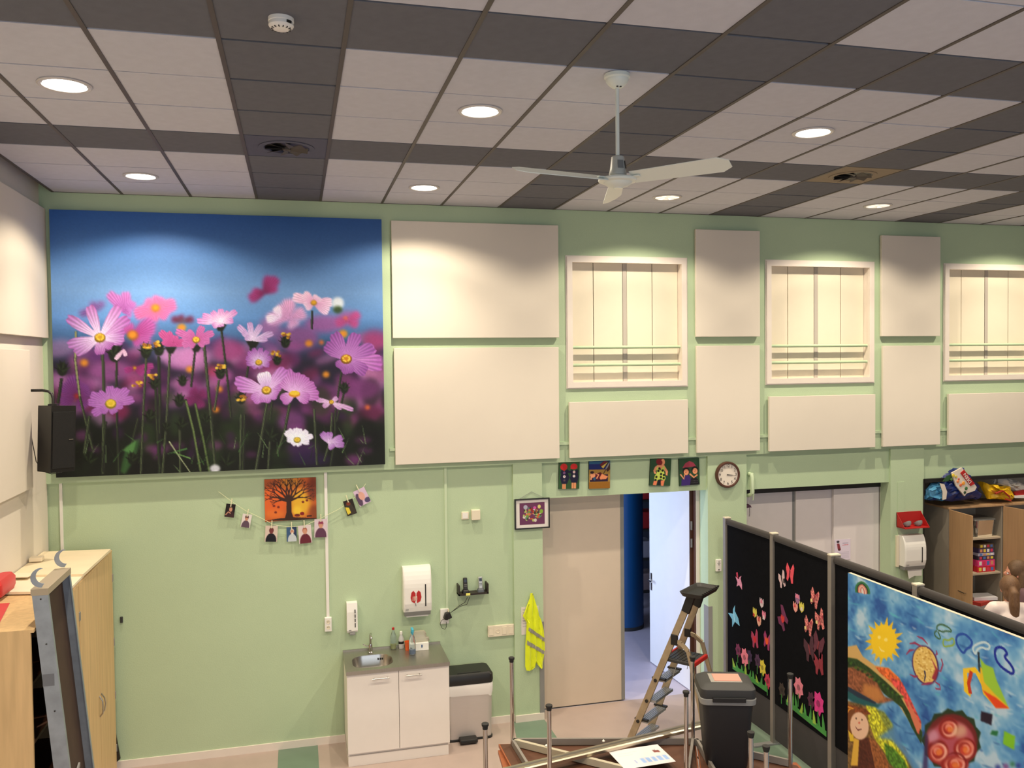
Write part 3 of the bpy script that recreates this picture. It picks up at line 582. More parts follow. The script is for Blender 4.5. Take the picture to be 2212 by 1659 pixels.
lum = A.a.mean(2, keepdims=True); kk = np.clip((yy-.30)/.12, 0, 1); B_ = A.a*.86+lum*.14; B_ = np.clip(B_/255, 0, 1)**1.28*255*1.04; B_ *= np.array((.93, 1.0, 1.03)); A.a = A.a*(1-kk)+B_*kk
A.build('photo_print', t)
# ================================================================== BIG CHILDREN'S PAINTING on the screens (plane x = const)
PX = 4.40
tl = atX(1832, 1237, PX)
O = (PX, tl[1], tl[2]); Yend = 4.05; zb = tl[2]-1.80
A = Art(O, (0, Yend-tl[1], 0), (0, 0, zb-tl[2]), 330, 300, (96, 150, 200)); A.m = lambda x, y: (1800+x/3.614, 1200+y/3.614); A.sc = .45
H, Wd = A.H, A.Wd
n1 = vnoise(H, Wd, 60, 1)*.55+vnoise(H, Wd, 25, 2)*.3+vnoise(H, Wd, 9, 3)*.15
pal = np.array([(44, 88, 160), (66, 124, 186), (92, 152, 204), (124, 176, 214), (176, 204, 226)], float)
ii = np.clip((n1-.2)/.56*4, 0, 3.999); i0 = ii.astype(int); fr_ = (ii-i0)[..., None]; A.a = pal[i0]*(1-fr_)+pal[i0+1]*fr_
for q in range(260):
    x, y = r2.uniform(100, 1700), r2.uniform(130, 1700); L = r2.uniform(30, 110); an = .45+r2.uniform(-.3, .3)
    A.line([(x, y), (x+L*math.cos(an)*.5, y+L*math.sin(an)*.5+4), (x+L*math.cos(an), y+L*math.sin(an))], [3, r2.uniform(6, 16), 2], [(214, 226, 236), (24, 66, 140), (58, 124, 190), (140, 190, 220), (90, 190, 200)][q % 5], .5, 1)
# rainbow
for r, c in ((62, (58, 120, 72)), (48, (30, 60, 50)), (38, (206, 130, 110)), (28, (222, 190, 180)), (19, (190, 96, 90)), (11, (214, 206, 200))):
    A.poly([(232+r*math.cos(q)*.95+ (r*.2)*math.sin(q)*-.3, 268-r*math.sin(q)*1.05+abs(math.cos(q))*10*(math.cos(q) > 0)*2) for q in np.linspace(PI, 0, 12)]+[(232+r*.95, 305), (232-r*.9, 292)], c)
# sun
C = (398, 672)
rays = []
for q in range(36):
    an = 2*PI*q/36; r = (1.0 if q % 2 else 1.52 + .2*math.sin(q*2.1)); rays.append((C[0]+math.cos(an)*96*r, C[1]+math.sin(an)*118*r))
A.poly(rays, (228, 190, 40)); A.ell(C, 98, 132, (240, 202, 36), 1, 1)
A.ell((362, 640), 12, 14, (246, 226, 120)); A.ell((414, 660), 14, 14, (246, 226, 120)); A.line([(360, 712), (376, 742), (405, 752)], [4, 12, 4], (246, 226, 130))
# hills
A.poly([(84, 720), (185, 700), (235, 790), (330, 860), (440, 880), (520, 960), (580, 1080), (640, 1200), (690, 1320), (690, 1450), (600, 1300), (470, 1100), (340, 960), (80, 840)], (206, 168, 104), 1, 1)
A.poly([(82, 790), (190, 810), (290, 880), (350, 930), (430, 1000), (520, 1090), (600, 1230), (700, 1380), (690, 1470), (620, 1350), (540, 1190), (400, 1080), (300, 960), (80, 860)], (40, 66, 30), 1, 1, tex=.5)
A.poly([(76, 880), (190, 870), (300, 930), (350, 1000), (400, 1100), (480, 1130), (360, 1160), (200, 1080), (76, 1010)], (140, 84, 56), 1, 2, tex=.5)
A.poly([(240, 1000), (350, 1030), (410, 1120), (340, 1150), (230, 1080)], (196, 130, 70), .9, 5)
A.poly([(330, 870), (430, 880), (520, 960), (560, 1050), (520, 1060), (440, 980), (370, 920)], (222, 106, 52), 1, 1, tex=.5)
A.poly([(450, 950), (540, 990), (600, 1110), (690, 1300), (670, 1400), (620, 1270), (540, 1090), (470, 1010)], (206, 76, 72), 1, 1, tex=.6)
A.poly([(580, 1120), (640, 1230), (690, 1330), (660, 1390), (610, 1260)], (214, 120, 90), 1, 1)
for q in range(26): x = 90+q*18; A.ell((x, 810+q*12+r2.uniform(-8, 10)), 14, 10, (64, 104, 36) if q % 2 else (28, 46, 24), .9, 1)
A.poly([(74, 1010), (200, 1080), (350, 1160), (390, 1150), (350, 1190), (200, 1170), (72, 1090)], (30, 90, 96), 1, 2)
A.poly([(74, 1000), (240, 1090), (340, 1150), (330, 1160), (200, 1110), (74, 1030)], (34, 50, 70), 1, 1)
# green/yellow shore
A.poly([(70, 1120), (280, 1180), (360, 1230), (450, 1400), (560, 1500), (640, 1659), (640, 1800), (40, 1800), (50, 1400)], (120, 90, 50), 1, 2, tex=.6)
A.poly([(290, 1180), (400, 1220), (470, 1320), (480, 1450), (400, 1400), (320, 1300)], (128, 140, 60), 1, 3, tex=.5)
A.poly([(260, 1170), (340, 1190), (390, 1300), (460, 1420), (560, 1560), (600, 1659), (520, 1659), (420, 1560), (330, 1440), (280, 1300)], (196, 196, 50), 1, 2, tex=.7)
A.poly([(400, 1460), (470, 1500), (560, 1600), (600, 1700), (480, 1659), (420, 1600)], (80, 130, 40), 1, 2, tex=.6)
A.poly([(280, 1420), (330, 1440), (430, 1600), (450, 1750), (300, 1750)], (150, 90, 50), 1, 2, tex=.5)
A.poly([(350, 1420), (480, 1330), (560, 1500), (680, 1659), (680, 1800), (640, 1700), (560, 1560), (460, 1440)], (86, 140, 190), .9, 4)
A.poly([(56, 1180), (110, 1190), (110, 1500), (50, 1600)], (60, 110, 46), 1, 2, tex=.6)
A.poly([(60, 1150), (150, 1170), (260, 1200), (300, 1240), (220, 1250), (140, 1240), (100, 1290), (60, 1310)], (128, 66, 34), 1, 1, tex=.5); A.line([(90, 1170), (170, 1200), (130, 1200), (90, 1260)], 9, (222, 150, 50))
# figure
A.poly([(160, 1420), (280, 1420), (330, 1659), (300, 1800), (140, 1800)], (84, 40, 28), 1, 1, tex=.4); A.poly([(115, 1330), (150, 1300), (165, 1450), (135, 1450)], (226, 190, 50)); A.poly([(165, 1420), (205, 1440), (195, 1640), (140, 1640)], (226, 180, 70), 1, 1)
A.poly([(100, 1300), (130, 1220), (180, 1190), (150, 1280), (150, 1400), (110, 1350)], (120, 70, 36))
A.ell((208, 1330), 72, 108, (232, 192, 164), 1, 1, -.12); A.ell((182, 1272), 6, 8, (90, 60, 50)); A.ell((228, 1282), 6, 8, (90, 60, 50)); A.ell((206, 1306), 9, 9, (214, 120, 100)); A.line([(176, 1335), (195, 1362), (226, 1355)], [4, 9, 4], (96, 30, 34))
# beetle-like shape
A.ell((722, 858), 102, 158, (80, 40, 90), 1, 1, -.22); A.ell((720, 856), 92, 146, (222, 188, 104), 1, 0, -.22)
for q in range(90): an, rr_ = r2.uniform(0, 2*PI), math.sqrt(r2.random()); A.ell((720+math.cos(an)*78*rr_+math.sin(an)*18*rr_, 850+math.sin(an)*128*rr_), 8, 6, (190, 146, 66) if q % 2 else (238, 214, 140), .9)
A.poly([(765, 800), (820, 900), (800, 980), (770, 960), (800, 890)], (150, 44, 60), 1, 1); A.line([(715, 900), (722, 940), (712, 985)], [12, 10, 6], (40, 40, 80))
for st in ([(655, 632), (700, 650), (740, 695)], [(598, 690), (640, 684), (700, 716)], [(572, 775), (600, 742), (636, 738)], [(845, 808), (858, 850), (840, 905), (822, 900)], [(690, 1010), (740, 1000), (780, 990)], [(800, 990), (832, 1010), (838, 1045), (800, 1040)], [(600, 930), (640, 948), (665, 940)], [(806, 742), (812, 770), (800, 780)]): A.line(st, [5, 13, 5][:len(st)] if len(st) == 3 else 9, (150, 50, 90))
# clouds, kite, triangles
def loop(pts, w, c):
    P_ = [np.array(p, float) for p in pts]
    for _ in range(2): P_ = [x for a_, b_ in zip(P_, P_[1:]+P_[:1]) for x in (a_*.75+b_*.25, a_*.25+b_*.75)]
    A.line([tuple(x) for x in P_+P_[:1]], w, c)
loop([(800, 560), (840, 535), (900, 560), (935, 600), (880, 590), (860, 600), (820, 585), (790, 600), (800, 640), (850, 660)], 9, (62, 100, 70))
loop([(860, 650), (900, 670), (940, 640), (950, 700), (900, 710), (860, 715)], 9, (140, 170, 60))
loop([(965, 625), (1020, 610), (1060, 640), (1090, 680), (1070, 720), (1040, 730), (1020, 770), (985, 730), (960, 680)], 13, (36, 76, 168))
loop([(1085, 720), (1130, 690), (1180, 675), (1225, 700), (1215, 740), (1160, 715), (1120, 740), (1110, 780)], 11, (190, 214, 226))
loop([(1262, 722), (1320, 715), (1366, 770), (1330, 790), (1385, 850), (1412, 900), (1400, 930), (1350, 900), (1310, 870), (1265, 810)], 14, (22, 40, 150))
A.line([(1135, 755), (1140, 870), (1145, 910)], 13, (40, 50, 60)); A.line([(1075, 1085), (1040, 1060), (1030, 900), (1110, 895), (1145, 950), (1200, 1060)], 30, (236, 196, 40)); A.line([(1072, 1080), (1058, 1000), (1080, 905)], 22, (190, 56, 34))
A.poly([(1150, 870), (1220, 960), (1290, 1050), (1375, 1195), (1270, 1190), (1170, 1080), (1145, 950)], (226, 186, 40)); A.poly([(1145, 800), (1185, 850), (1250, 880), (1270, 960), (1365, 1180), (1260, 1080), (1180, 990)], (150, 196, 60), 1, 1); A.poly([(1165, 1050), (1270, 1110), (1375, 1195), (1270, 1192)], (222, 70, 30), 1, 1)
for pts, c in (([(1155, 1215), (1245, 1240), (1235, 1325), (1150, 1290)], (36, 26, 44)), ([(1240, 1365), (1290, 1370), (1280, 1410), (1225, 1395)], (36, 110, 66)), ([(1335, 1370), (1420, 1410), (1412, 1515), (1325, 1470)], (124, 190, 40))): A.poly(pts, c, 1, 1)
# rose
star = [(925+(205+22*(q % 2))*math.cos(2*PI*q/26)*1.04, 1440+(225+24*(q % 2))*math.sin(2*PI*q/26)) for q in range(26)]
A.poly(star, (34, 56, 34), 1, 1); A.ell((925, 1450), 205, 215, (110, 34, 36), 1, 2); A.ell((925, 1470), 180, 180, (176, 80, 96), 1, 3)
for x, y, rx, ry in ((905, 1350, 80, 85), (1030, 1510, 90, 90), (820, 1530, 85, 95), (950, 1630, 110, 70)):
    A.ell((x, y), rx, ry, (150, 36, 34), 1, 2); A.ell((x+8, y+2), rx*.8, ry*.8, (222, 130, 116), 1, 3); A.ell((x+4, y+4), rx*.52, ry*.52, (196, 66, 50), 1, 2); A.ell((x+10, y+6), rx*.3, ry*.32, (226, 120, 60), 1, 2)
for cx, cy, R_ in ((905, 1350, 70), (1030, 1510, 82), (820, 1530, 78), (950, 1630, 90)):
    for k, cc in enumerate(((120, 22, 26), (238, 176, 160), (150, 40, 36), (232, 150, 130))):
        r_ = R_*(1-.22*k); a0 = .6+cx*.01+k*1.9; A.line([(cx+r_*math.cos(a0+q*.35), cy+r_*math.sin(a0+q*.35)) for q in range(11)], [2, 17, 3], cc, .85, 1)
A.ell((990, 1370), 55, 50, (220, 184, 150), .7, 5); A.ell((780, 1410), 45, 50, (206, 150, 176), .8, 5)
A.poly([(690, 1360), (720, 1400), (700, 1659), (660, 1800), (690, 1800), (740, 1659), (740, 1400)], (60, 40, 90), .8, 3)
for q in range(14): x = 1270+q*60+r2.uniform(-20, 20); A.ell((x, 1640+r2.uniform(-15, 30)), 22, 20, [(40, 50, 140), (120, 60, 130), (40, 110, 80)][q % 3], .9, 3)
t = thing('painted_canvas', "large children's painting of sun, beetle and rose hung on the black screens", 'painting', (PX+.03, (tl[1]+Yend)/2, zb))
wy = abs(tl[1]-Yend)/2
MB().box((-.028, -wy, 0), (.0, wy, tl[2]-zb)).build('stretcher', mat('canvas_edge', (206, 192, 170), .8), t)
A.build('painting', t, .0025)
# ================================================================== SPEAKER
t = thing('wall_speaker', 'black loudspeaker hanging on a bracket at the mural corner', 'speaker', (-2.015, 7.93, 2.93), math.radians(50))
b = MB(); bw, dp, hh = .115, .115, .56
poly = [(-bw, -dp), (bw, -dp), (bw*.62, dp), (-bw*.62, dp)]
b.loft([ring([(x*.98-.0, y) for x, y in poly], 0), ring(poly, .02), ring(poly, hh-.02), ring([(x*.98, y) for x, y in poly], hh)], sm=False)
b.build('cabinet', BLACK, t, rot=(0, math.radians(2.5), 0))
MB().box((-bw+.012, -dp-.008, .03), (bw-.012, -dp, hh-.05), .004).build('grille', mat('grille', (14, 14, 14), .8, bump=.5, bscale=500), t, rot=(0, math.radians(2.5), 0))
MB().box((.045, -dp-.0105, .27), (.085, -dp-.008, .278)).build('badge', CHROME, t, rot=(0, math.radians(2.5), 0))
t = thing('speaker_bracket', 'black swan-neck wall bracket carrying the loudspeaker', 'bracket', (XL, 8.02, 3.62))
MB().lathe([(0, 0), (.040, .0), (.040, .006), (.018, .012), (.012, .02)], 20, ax='x').build('wall_plate', BLACK, t)
MB().tube([(.012, 0, 0), (.14, -.02, 0), (.185, -.03, -.008), (.215, -.04, -.03), (.228, -.05, -.07), (.23, -.06, -.125)], .0115, 12).build('arm', BLACK, t)
MB().box((.20, -.11, -.135), (.27, -.02, -.115), .004).build('mount_plate', BLACK, t)
tag(MB().tube([(XL+.004, 8.03, 3.60), (XL+.02, 8.05, 3.30), (XL+.05, 8.1, 3.0), (-2.12, 8.05, 2.915), (-2.05, 8.0, 2.90), (-1.99, 8.05, 2.905), (-1.96, 8.3, 2.92)], .0035, 6).build('speaker_cable', BLACK), 'thin black cable looping under the loudspeaker', 'cable')
# ================================================================== TRUNKING, SOCKETS, SMALL WALL ITEMS
def duct(u, v0, v1, w, m, lb, d=.018):
    a = atY(u, v0, YL-d); b_ = atY(u, v1, YL-d)
    tag(MB().box((a[0]-w/2, YL-d, b_[2]), (a[0]+w/2, YL, a[2]), .002).build('cable_trunking', m), lb, 'trunking')
duct(703, 1008, 1336, .030, WHITE, 'white vertical cable trunking running down to the white wall socket')
duct(962, 1000, 1327, .028, GREENL, 'pale green vertical trunking above the phone charger socket', .014)
duct(130, 1028, 1192, .026, WHITE, 'short white trunking below the loudspeaker, behind the beech cabinets')
duct(1113, 1150, 1160, .01, GREENL, 'tiny green clip on the edge of the wall beside the framed picture', .01)
def plate(nm, u0, v0, u1, v1, lb, cat, d=.03, m=WHITE, Y=YL, grp=None):
    a = atY(u0, v0, Y-d); b_ = atY(u1, v1, Y-d); w = (b_[0]-a[0])/2; h = a[2]-b_[2]
    t = thing(nm, lb, cat, ((a[0]+b_[0])/2, Y, b_[2]), group=grp); MB().box((-w, -d, 0), (w, 0, h), min(.006, d/3)).build('cover', m, t); return t, w, h, d
IV = mat('ivory_plastic', (230, 220, 196), .4)
t, w, h, d = plate('junction_plate', 997, 1106, 1013, 1122, 'small square cream blanking plate, beside the larger white box', 'wall plate', .016, IV)
MB().box((-w*.7, -d-.002, h*.15), (w*.7, -d, h*.85), .001).build('insert', WHITE, t)
plate('control_box', 1019, 1102, 1038, 1123, 'white square box on the green wall near the framed picture', 'control box', .045, IV)
t, w, h, d = plate('wall_socket', 701, 1335, 717, 1364, 'white double wall socket at the foot of the trunking', 'socket', .04)
for z in (.3, .7):
    MB().lathe([(.019, -d-.0005), (.019, -d-.003), (.016, -d-.003), (.015, -d+.004), (.0005, -d+.004)], 20, (0, 0, h*z), 'y').build('outlet', IV, t)
    for x in (-.007, .007): MB().lathe([(.003, -d-.001), (.0005, -d-.0012)], 8, (x, 0, h*z), 'y').build('pin_hole', BLACK, t)
t, w, h, d = plate('switch_bank', 1054, 1353, 1111, 1372, 'long cream four-gang socket and switch strip left of the yellow vest', 'socket', .03, IV)
for q in range(4):
    xc = -w+w*(q+.5)/2
    if q == 1: MB().lathe([(.021, -d-.0005), (.021, -d-.003), (.018, -d-.003), (.017, -d+.006), (.0005, -d+.006)], 20, (xc, 0, h/2), 'y').build('outlet', IV, t)
    else: MB().box((xc-.024, -d-.004, h*.16), (xc+.024, -d, h*.84), .003).build('rocker', IV, t)
t, w, h, d = plate('thermostat', 1547, 1209, 1559, 1234, 'small white remote holder under the clock on the green pillar', 'remote control', .025, WHITE, YW)
for x, z in ((0, .8), (-.010, .68), (.010, .68), (0, .56)): MB().lathe([(.005, -d-.0004), (.005, -d-.002)], 8, (x, 0, h*z), 'y').build('button', DGREY, t)
MB().box((-.006, -d-.002, h*.1), (.006, -d, h*.2)).build('button', BLACK, t)
# soap dispenser
def dispenser(nm, u0, v0, u1, v1, dd, lb, Y=YL):
    a = atY(u0, v0, Y-dd); b_ = atY(u1, v1, Y-dd); w = (b_[0]-a[0])/2; h = a[2]-b_[2]
    t = thing(nm, lb, 'dispenser', ((a[0]+b_[0])/2, Y, b_[2])); return t, w, h
t, w, h = dispenser('soap_dispenser', 749, 1305, 773, 1366, .10, 'slim white soap dispenser above the sink tap')
MB().prism([(0, 0), (-.085, 0), (-.10, .02), (-.092, h*.7), (-.075, h), (0, h)], -w, w, 'x').build('housing', WHITE, t)
MB().box((w*.45, -.1005, h*.18), (w*.62, -.088, h*.78)).build('level_window', BLACK, t); MB().box((-w*.55, -.102, -.025), (w*.55, -.03, 0), .006).build('push_bar', GREY, t)
for z in (.33, .48, .63): MB().box((w*.44, -.103, h*z), (w*.64, -.0885, h*z+.008)).build('window_bar', WHITE, t)
MB().box((-w*.7, -.1012, h*.07), (-w*.2, -.099, h*.10)).build('maker_mark', GREY, t)
# towel dispensers
def towel(t, w, h, lips=True):
    n = 10; prof = [(-.02, 0), (-.115, 0), (-.128, h*.1)]+[(-.135+.055*max(0, (q/n-.45)/.55)**2.2, h*(.1+.9*q/n)) for q in range(1, n+1)]+[(0, h), (0, 0)]
    b = MB(); k = [(-w, 1), (-w+.012, 0), (w-.012, 0), (w, 1)]
    b.loft([[(x, p[0]*(.93 if e else 1), p[1]) for p in prof] for x, e in k], sm=False); b.build('cover', WHITE, t)
    sl = MB(); sl.box((w*.52, -.137, h*.12), (w*.60, -.120, h*.62)); sl.build('level_slot', BLACK, t)
    MB().prism([(-.01, 0), (-.12, 0), (-.10, -.045), (-.02, -.045)], -w*.93, w*.93, 'x').build('outlet_tray', GREY, t)
    MB().box((-w*.86, -.1365, h*.055), (-w*.66, -.128, h*.075)).build('maker_mark', GREY, t)
t, w, h = dispenser('paper_towel_dispenser', 871, 1229, 933, 1319, .13, 'white paper towel dispenser with a red lips sticker'); towel(t, w, h)
b = MB(); Ys = -.1385
def lip(cx, sgn): return [(q*1.45+.008, z*1.45) for q, z in lip0(cx, sgn)]
def lip0(cx, sgn): return [(cx+sgn*.0, .0), (cx+sgn*.022, .012), (cx+sgn*.030, .04), (cx+sgn*.024, .075), (cx+sgn*.010, .088), (cx-sgn*.004, .07), (cx-sgn*.006, .03)]
zz = h*.16
for sgn, cx in ((-1, -.012), (1, .004)): MB().prism([(x-.02, z+zz+.02) for x, z in lip(cx, sgn)], Ys, Ys+.010, 'y').build('sticker', RED, t)
for q in range(4): MB().prism([(-.053+q*.014, zz+.045+.004*q), (-.049+q*.014, zz+.045), (-.044+q*.012, zz+.09), (-.050+q*.012, zz+.088)], Ys-.001, Ys+.009, 'y').build('sticker_tooth', IV, t)
MB().prism([(-.030, zz+.02), (-.020, zz+.02), (-.016, zz-.012), (-.024, zz-.006)], Ys, Ys+.01, 'y').build('sticker_tail', GREY, t)
MB().box((-w*.8, -.09, -.062), (w*.8, -.06, -.03), .004).build('paper_towel', WHITE, t)
t, w, h = dispenser('paper_towel_dispenser', 1957, 1160, 2003, 1222, .14, 'white paper towel dispenser with a sheet hanging out, under the red tray', YW+.005); towel(t, w, h)
MB().prism([(-w*.55, -.03), (w*.8, -.03), (w*.8, -.13), (w*.1, -.125), (-w*.4, -.155), (-w*.5, -.10)], -.085, -.082, 'y').build('paper_sheet', WHITE, t)
MB().box((-w-.035, -.03, -.02), (-w-.003, 0, h*.98), .004).build('side_plate', IV, t)
a = atY(1941, 1146, YW-.12); b_ = atY(1997, 1118, YW)
t = thing('red_tray', 'red wall tray holding two grey bowls above the towel dispenser', 'tray', ((a[0]+b_[0])/2+.01, YW+.005, a[2]+.02)); w = .17
MB().box((-w, -.008, 0), (w, 0, .17)).build('back', RED, t); MB().box((-w, -.15, -.006), (w, 0, .004)).build('base', RED, t)
MB().prism([(0, 0), (-.15, 0), (0, .17)], w-.004, w, 'x').build('side', RED, t); MB().prism([(0, 0), (-.15, 0), (0, .17)], -w, -w+.004, 'x').build('side', RED, t)
for x, lb in ((-.075, 'grey oval bowl nearer the sliding doors in the red tray'), (.08, 'grey oval bowl nearer the black alcove edge in the red tray')):
    k = tag(MB().lathe([(.020, 0), (.042, .018), (.052, .045), (.048, .045), (.036, .016), (.002, .004)], 18).build('grey_bowl', GREY, None, (t.location[0]+x, YW-.085, t.location[2]+.012), (math.radians(-38), 0, 0)), lb, 'bowl', 'bowls in the red tray')
# phone shelf
a = atY(990, 1262, YL-.10); b_ = atY(1055, 1283, YL-.10); w = (b_[0]-a[0])/2; zs = atY(1022, 1285, YL-.11)[2]; px = (a[0]+b_[0])/2
DWOOD = mat('black_brown_shelf', (40, 30, 26), .5)
t = thing('phone_shelf', 'small dark shelf with raised ends carrying two cordless phones', 'shelf', (px, YL, zs))
MB().box((-w, -.115, 0), (w, 0, .016)).build('board', DWOOD, t)
for x in (-w, w-.014): MB().box((x, -.115, -.0), (x+.014, 0, .105)).build('end', DWOOD, t)
t2 = tag(MB().box((-.022, -.002, -.012), (.022, .0, .012)).build('sticky_note', mat('note_yellow', (236, 232, 120), .8), None, (px-.06, YL-.117, zs+.012)), 'small yellow sticky note on the front of the phone shelf', 'note')
for x, m1, m2, lb in ((-.075, BLACK, BLACK, 'black cordless phone in its cradle on the small shelf'), (.085, mat('silver_phone', (176, 178, 176), .35, .5), mat('phone_grey', (84, 90, 96), .5), 'silver cordless phone in a grey cradle on the small shelf')):
    t = thing('cordless_phone', lb, 'phone', (px+x, YL-.06, zs+.016), group='cordless phones on the small shelf')
    MB().loft([ring(rr(.075, .07, .015), 0), ring(rr(.068, .06, .014), .022), ring(rr(.05, .04, .01), .034)], sm=False).build('cradle', m2, t)
    hs = MB().box((-.022, -.013, 0), (.022, .013, .125), .008).build('handset', m1, t, loc=(0, -.004, .028), rot=(math.radians(-14), 0, 0))
    MB().box((-.014, -.015, .078), (.014, -.012, .108)).build('screen', mat('phone_screen', (30, 34, 44), .2), hs)
    for q in range(6): MB().box((-.014+(q % 3)*.010, -.015, .05-(q//3)*.014), (-.007+(q % 3)*.010, -.0125, .056-(q//3)*.014)).build('key', m2 if m1 is not BLACK else GREY, hs)
cp0 = atY(1010, 1290, YL-.05); cp1 = atY(967, 1330, YL-.03)
for k, o in enumerate((0, .022)):
    q0 = Vector(cp0)+Vector((o, 0, 0)); pts = [q0, q0+Vector((-.03, -.005, -.05-o)), q0+Vector((-.10, .0, -.09)), Vector(cp1)+Vector((.05, 0, .04)), Vector(cp1)+Vector((-.02, 0, .0)), Vector(cp1)+Vector((0, -.02, -.02))]
    tag(MB().tube(pts, .0028, 6).build('phone_cable', BLACK), ['upper', 'lower'][k]+' of two thin black phone cables sagging to the charger', 'cable', 'phone cables')
t, w, h, d = plate('charger_socket', 951, 1316, 970, 1347, 'white socket mostly hidden by the black phone chargers', 'socket', .03)
c = Vector(atY(966, 1331, YL-.06))
t = thing('phone_charger', 'cluster of black plug-in phone chargers on the wall socket', 'charger', c)
MB().box((-.030, -.03, -.035), (.012, .03, .03), .008).build('plug', BLACK, t, rot=(.1, .3, .1)); MB().box((-.005, -.035, -.03), (.040, .02, .04), .008).build('plug', BLACK, t, rot=(.0, -.4, 0)); MB().box((.006, -.02, .04), (.016, .0, .075)).build('tag', WOODL, t)
tag(MB().tube([Vector(c)+Vector(p_) for p_ in ((-.02, 0, -.02), (-.06, 0, -.04), (-.075, 0, -.075), (-.055, 0, -.12), (-.025, 0, -.135), (-.01, 0, -.11), (-.01, 0, -.06))], .0028, 6).build('cable_loop', BLACK), 'loop of thin black cable hanging under the chargers', 'cable')
# wall hook and corner items
c = atY(262, 1340, YL-.02); tag(MB().box((-.012, -.02, -.025), (.012, .0, .03), .003).build('wall_hook', DGREY, None, (c[0], YL, c[2])), 'small dark hook on the green wall beside the beech cabinets', 'hook')
b = MB(); b.prism([(-1.80, .02), (-1.66, .14), (-1.725, .60), (-1.80, .60)], 8.50, 8.52, 'y')
tag(b.build('black_board', BLACK), 'black board leaning behind the beech cabinet corner', 'board')
# ================================================================== TREE PAINTING, GARLAND
A, a, b_ = wall_art(571, 1036, 684, 1121, YL-.024, 110, 84, (196, 96, 44))
t = thing('tree_painting', 'orange and yellow canvas of a dark bare tree', 'painting', ((a[0]+b_[0])/2, YL, b_[2])); w = (b_[0]-a[0])/2; h = a[2]-b_[2]
MB().box((-w, -.023, 0), (w, 0, h)).build('canvas_frame', mat('canvas_brown', (110, 54, 36), .7), t)
A.m = lambda x, y: (460+x/5.821, 1000+y/5.821); A.sc = .33
A.ell((760, 480), 170, 190, (222, 100, 44), .9, 10); A.ell((1100, 500), 130, 170, (226, 178, 50), .95, 12); A.ell((980, 250), 140, 60, (206, 146, 50), .8, 10); A.ell((720, 260), 90, 50, (160, 80, 44), .8, 8)
A.ell((1250, 320), 70, 150, (112, 50, 34), .9, 10); A.ell((1270, 620), 60, 100, (130, 66, 36), .9, 8); A.ell((780, 640), 120, 60, (224, 120, 50), .8, 8); A.ell((1060, 600), 60, 60, (238, 200, 60), .9, 6)
TR = (58, 36, 30)
A.poly([(925, 470), (985, 470), (990, 620), (1010, 680), (1300, 690), (1300, 720), (650, 725), (860, 690), (905, 690), (925, 620)], TR)
def branch(x, y, an, L, w, d):
    x2, y2 = x+math.cos(an)*L, y-math.sin(an)*L*.85; A.line([(x, y), (x2, y2)], [w, w*.6], TR)
    if d:
        for s_ in (-1, 1): branch(x2, y2, an+s_*r2.uniform(.2, .5), L*r2.uniform(.62, .82), w*.62, d-1)
for an, L in ((2.7, 120), (2.2, 120), (1.85, 130), (1.57, 120), (1.25, 130), (.9, 120), (.45, 120), (2.95, 90)): branch(955, 480, an, L, 34, 4)
for x, y in ((760, 350), (725, 450), (770, 540), (1180, 470), (825, 555), (790, 620), (1130, 490)): A.ell((x, y), 17, 15, (110, 36, 28), .9)
A.ell((1120, 635), 28, 22, (130, 30, 34)); A.ell((1060, 655), 36, 18, (110, 40, 34)); A.line([(1180, 668), (1240, 662)], 16, (40, 20, 20))
A.build('painting', t)
# garland: string with pegs and snapshots
gpx = [(472, 1062), (500, 1083), (530, 1103), (562, 1118), (590, 1133), (620, 1138), (655, 1137), (690, 1121), (728, 1102), (745, 1091), (762, 1078), (778, 1062), (790, 1045)]
YG = YL-.028
tag(MB().tube([atY(u, v, YG) for u, v in gpx], .0022, 6).build('garland_string', mat('string', (226, 230, 190), .8)), 'pale string of the photo garland sagging below the tree painting', 'string')
PEG = mat('peg_wood', (228, 226, 190), .7)
r3 = np.random.default_rng(5)
SK = (206, 150, 124)
def snap(cx, cy, w_, h_, rot, bg, draw, lb):
    o = atY(cx, cy, YG-.006); sc = (atY(cx+1, cy, YG)[0]-o[0]); U = np.array([math.cos(rot), 0, -math.sin(rot)]); V = np.array([-math.sin(rot), 0, -math.cos(rot)]); W_, H_ = w_*sc, h_*sc
    A = Art(np.array(o)-U*W_/2-V*H_/2, U*W_, V*H_, 24, 32, bg, 'n'); draw(A)
    t = thing('photo_print', lb, 'photo', (o[0], YG-.006, o[2]), group='snapshots pegged to the garland')
    c_ = MB(); P0 = Vector(-U*W_/2-V*H_/2); q = [P0, P0+Vector(U*W_), P0+Vector(U*W_+V*H_), P0+Vector(V*H_)]; c_.loft([[p+Vector((0, .0005, 0)) for p in q], [p+Vector((0, .0022, 0)) for p in q]], sm=False); c_.build('card', WHITE, t)
    A.build('picture', t)
    pg = MB(); top_ = Vector(-V*(H_/2+.05)); bot = Vector(-V*(H_/2-.025)); pg.beam(top_+Vector((0, -.006, 0)), bot+Vector((0, -.004, 0)), .009, .006, (0, 1, 0)); pg.beam(top_+Vector((0, .008, 0)), bot+Vector((0, .0035, 0)), .009, .003, (0, 1, 0))
    tag(pg.build('clothes_peg', PEG, None, t.location), 'wooden peg holding the '+lb.split(' snapshot')[0]+' snapshot', 'peg', 'pegs on the garland')
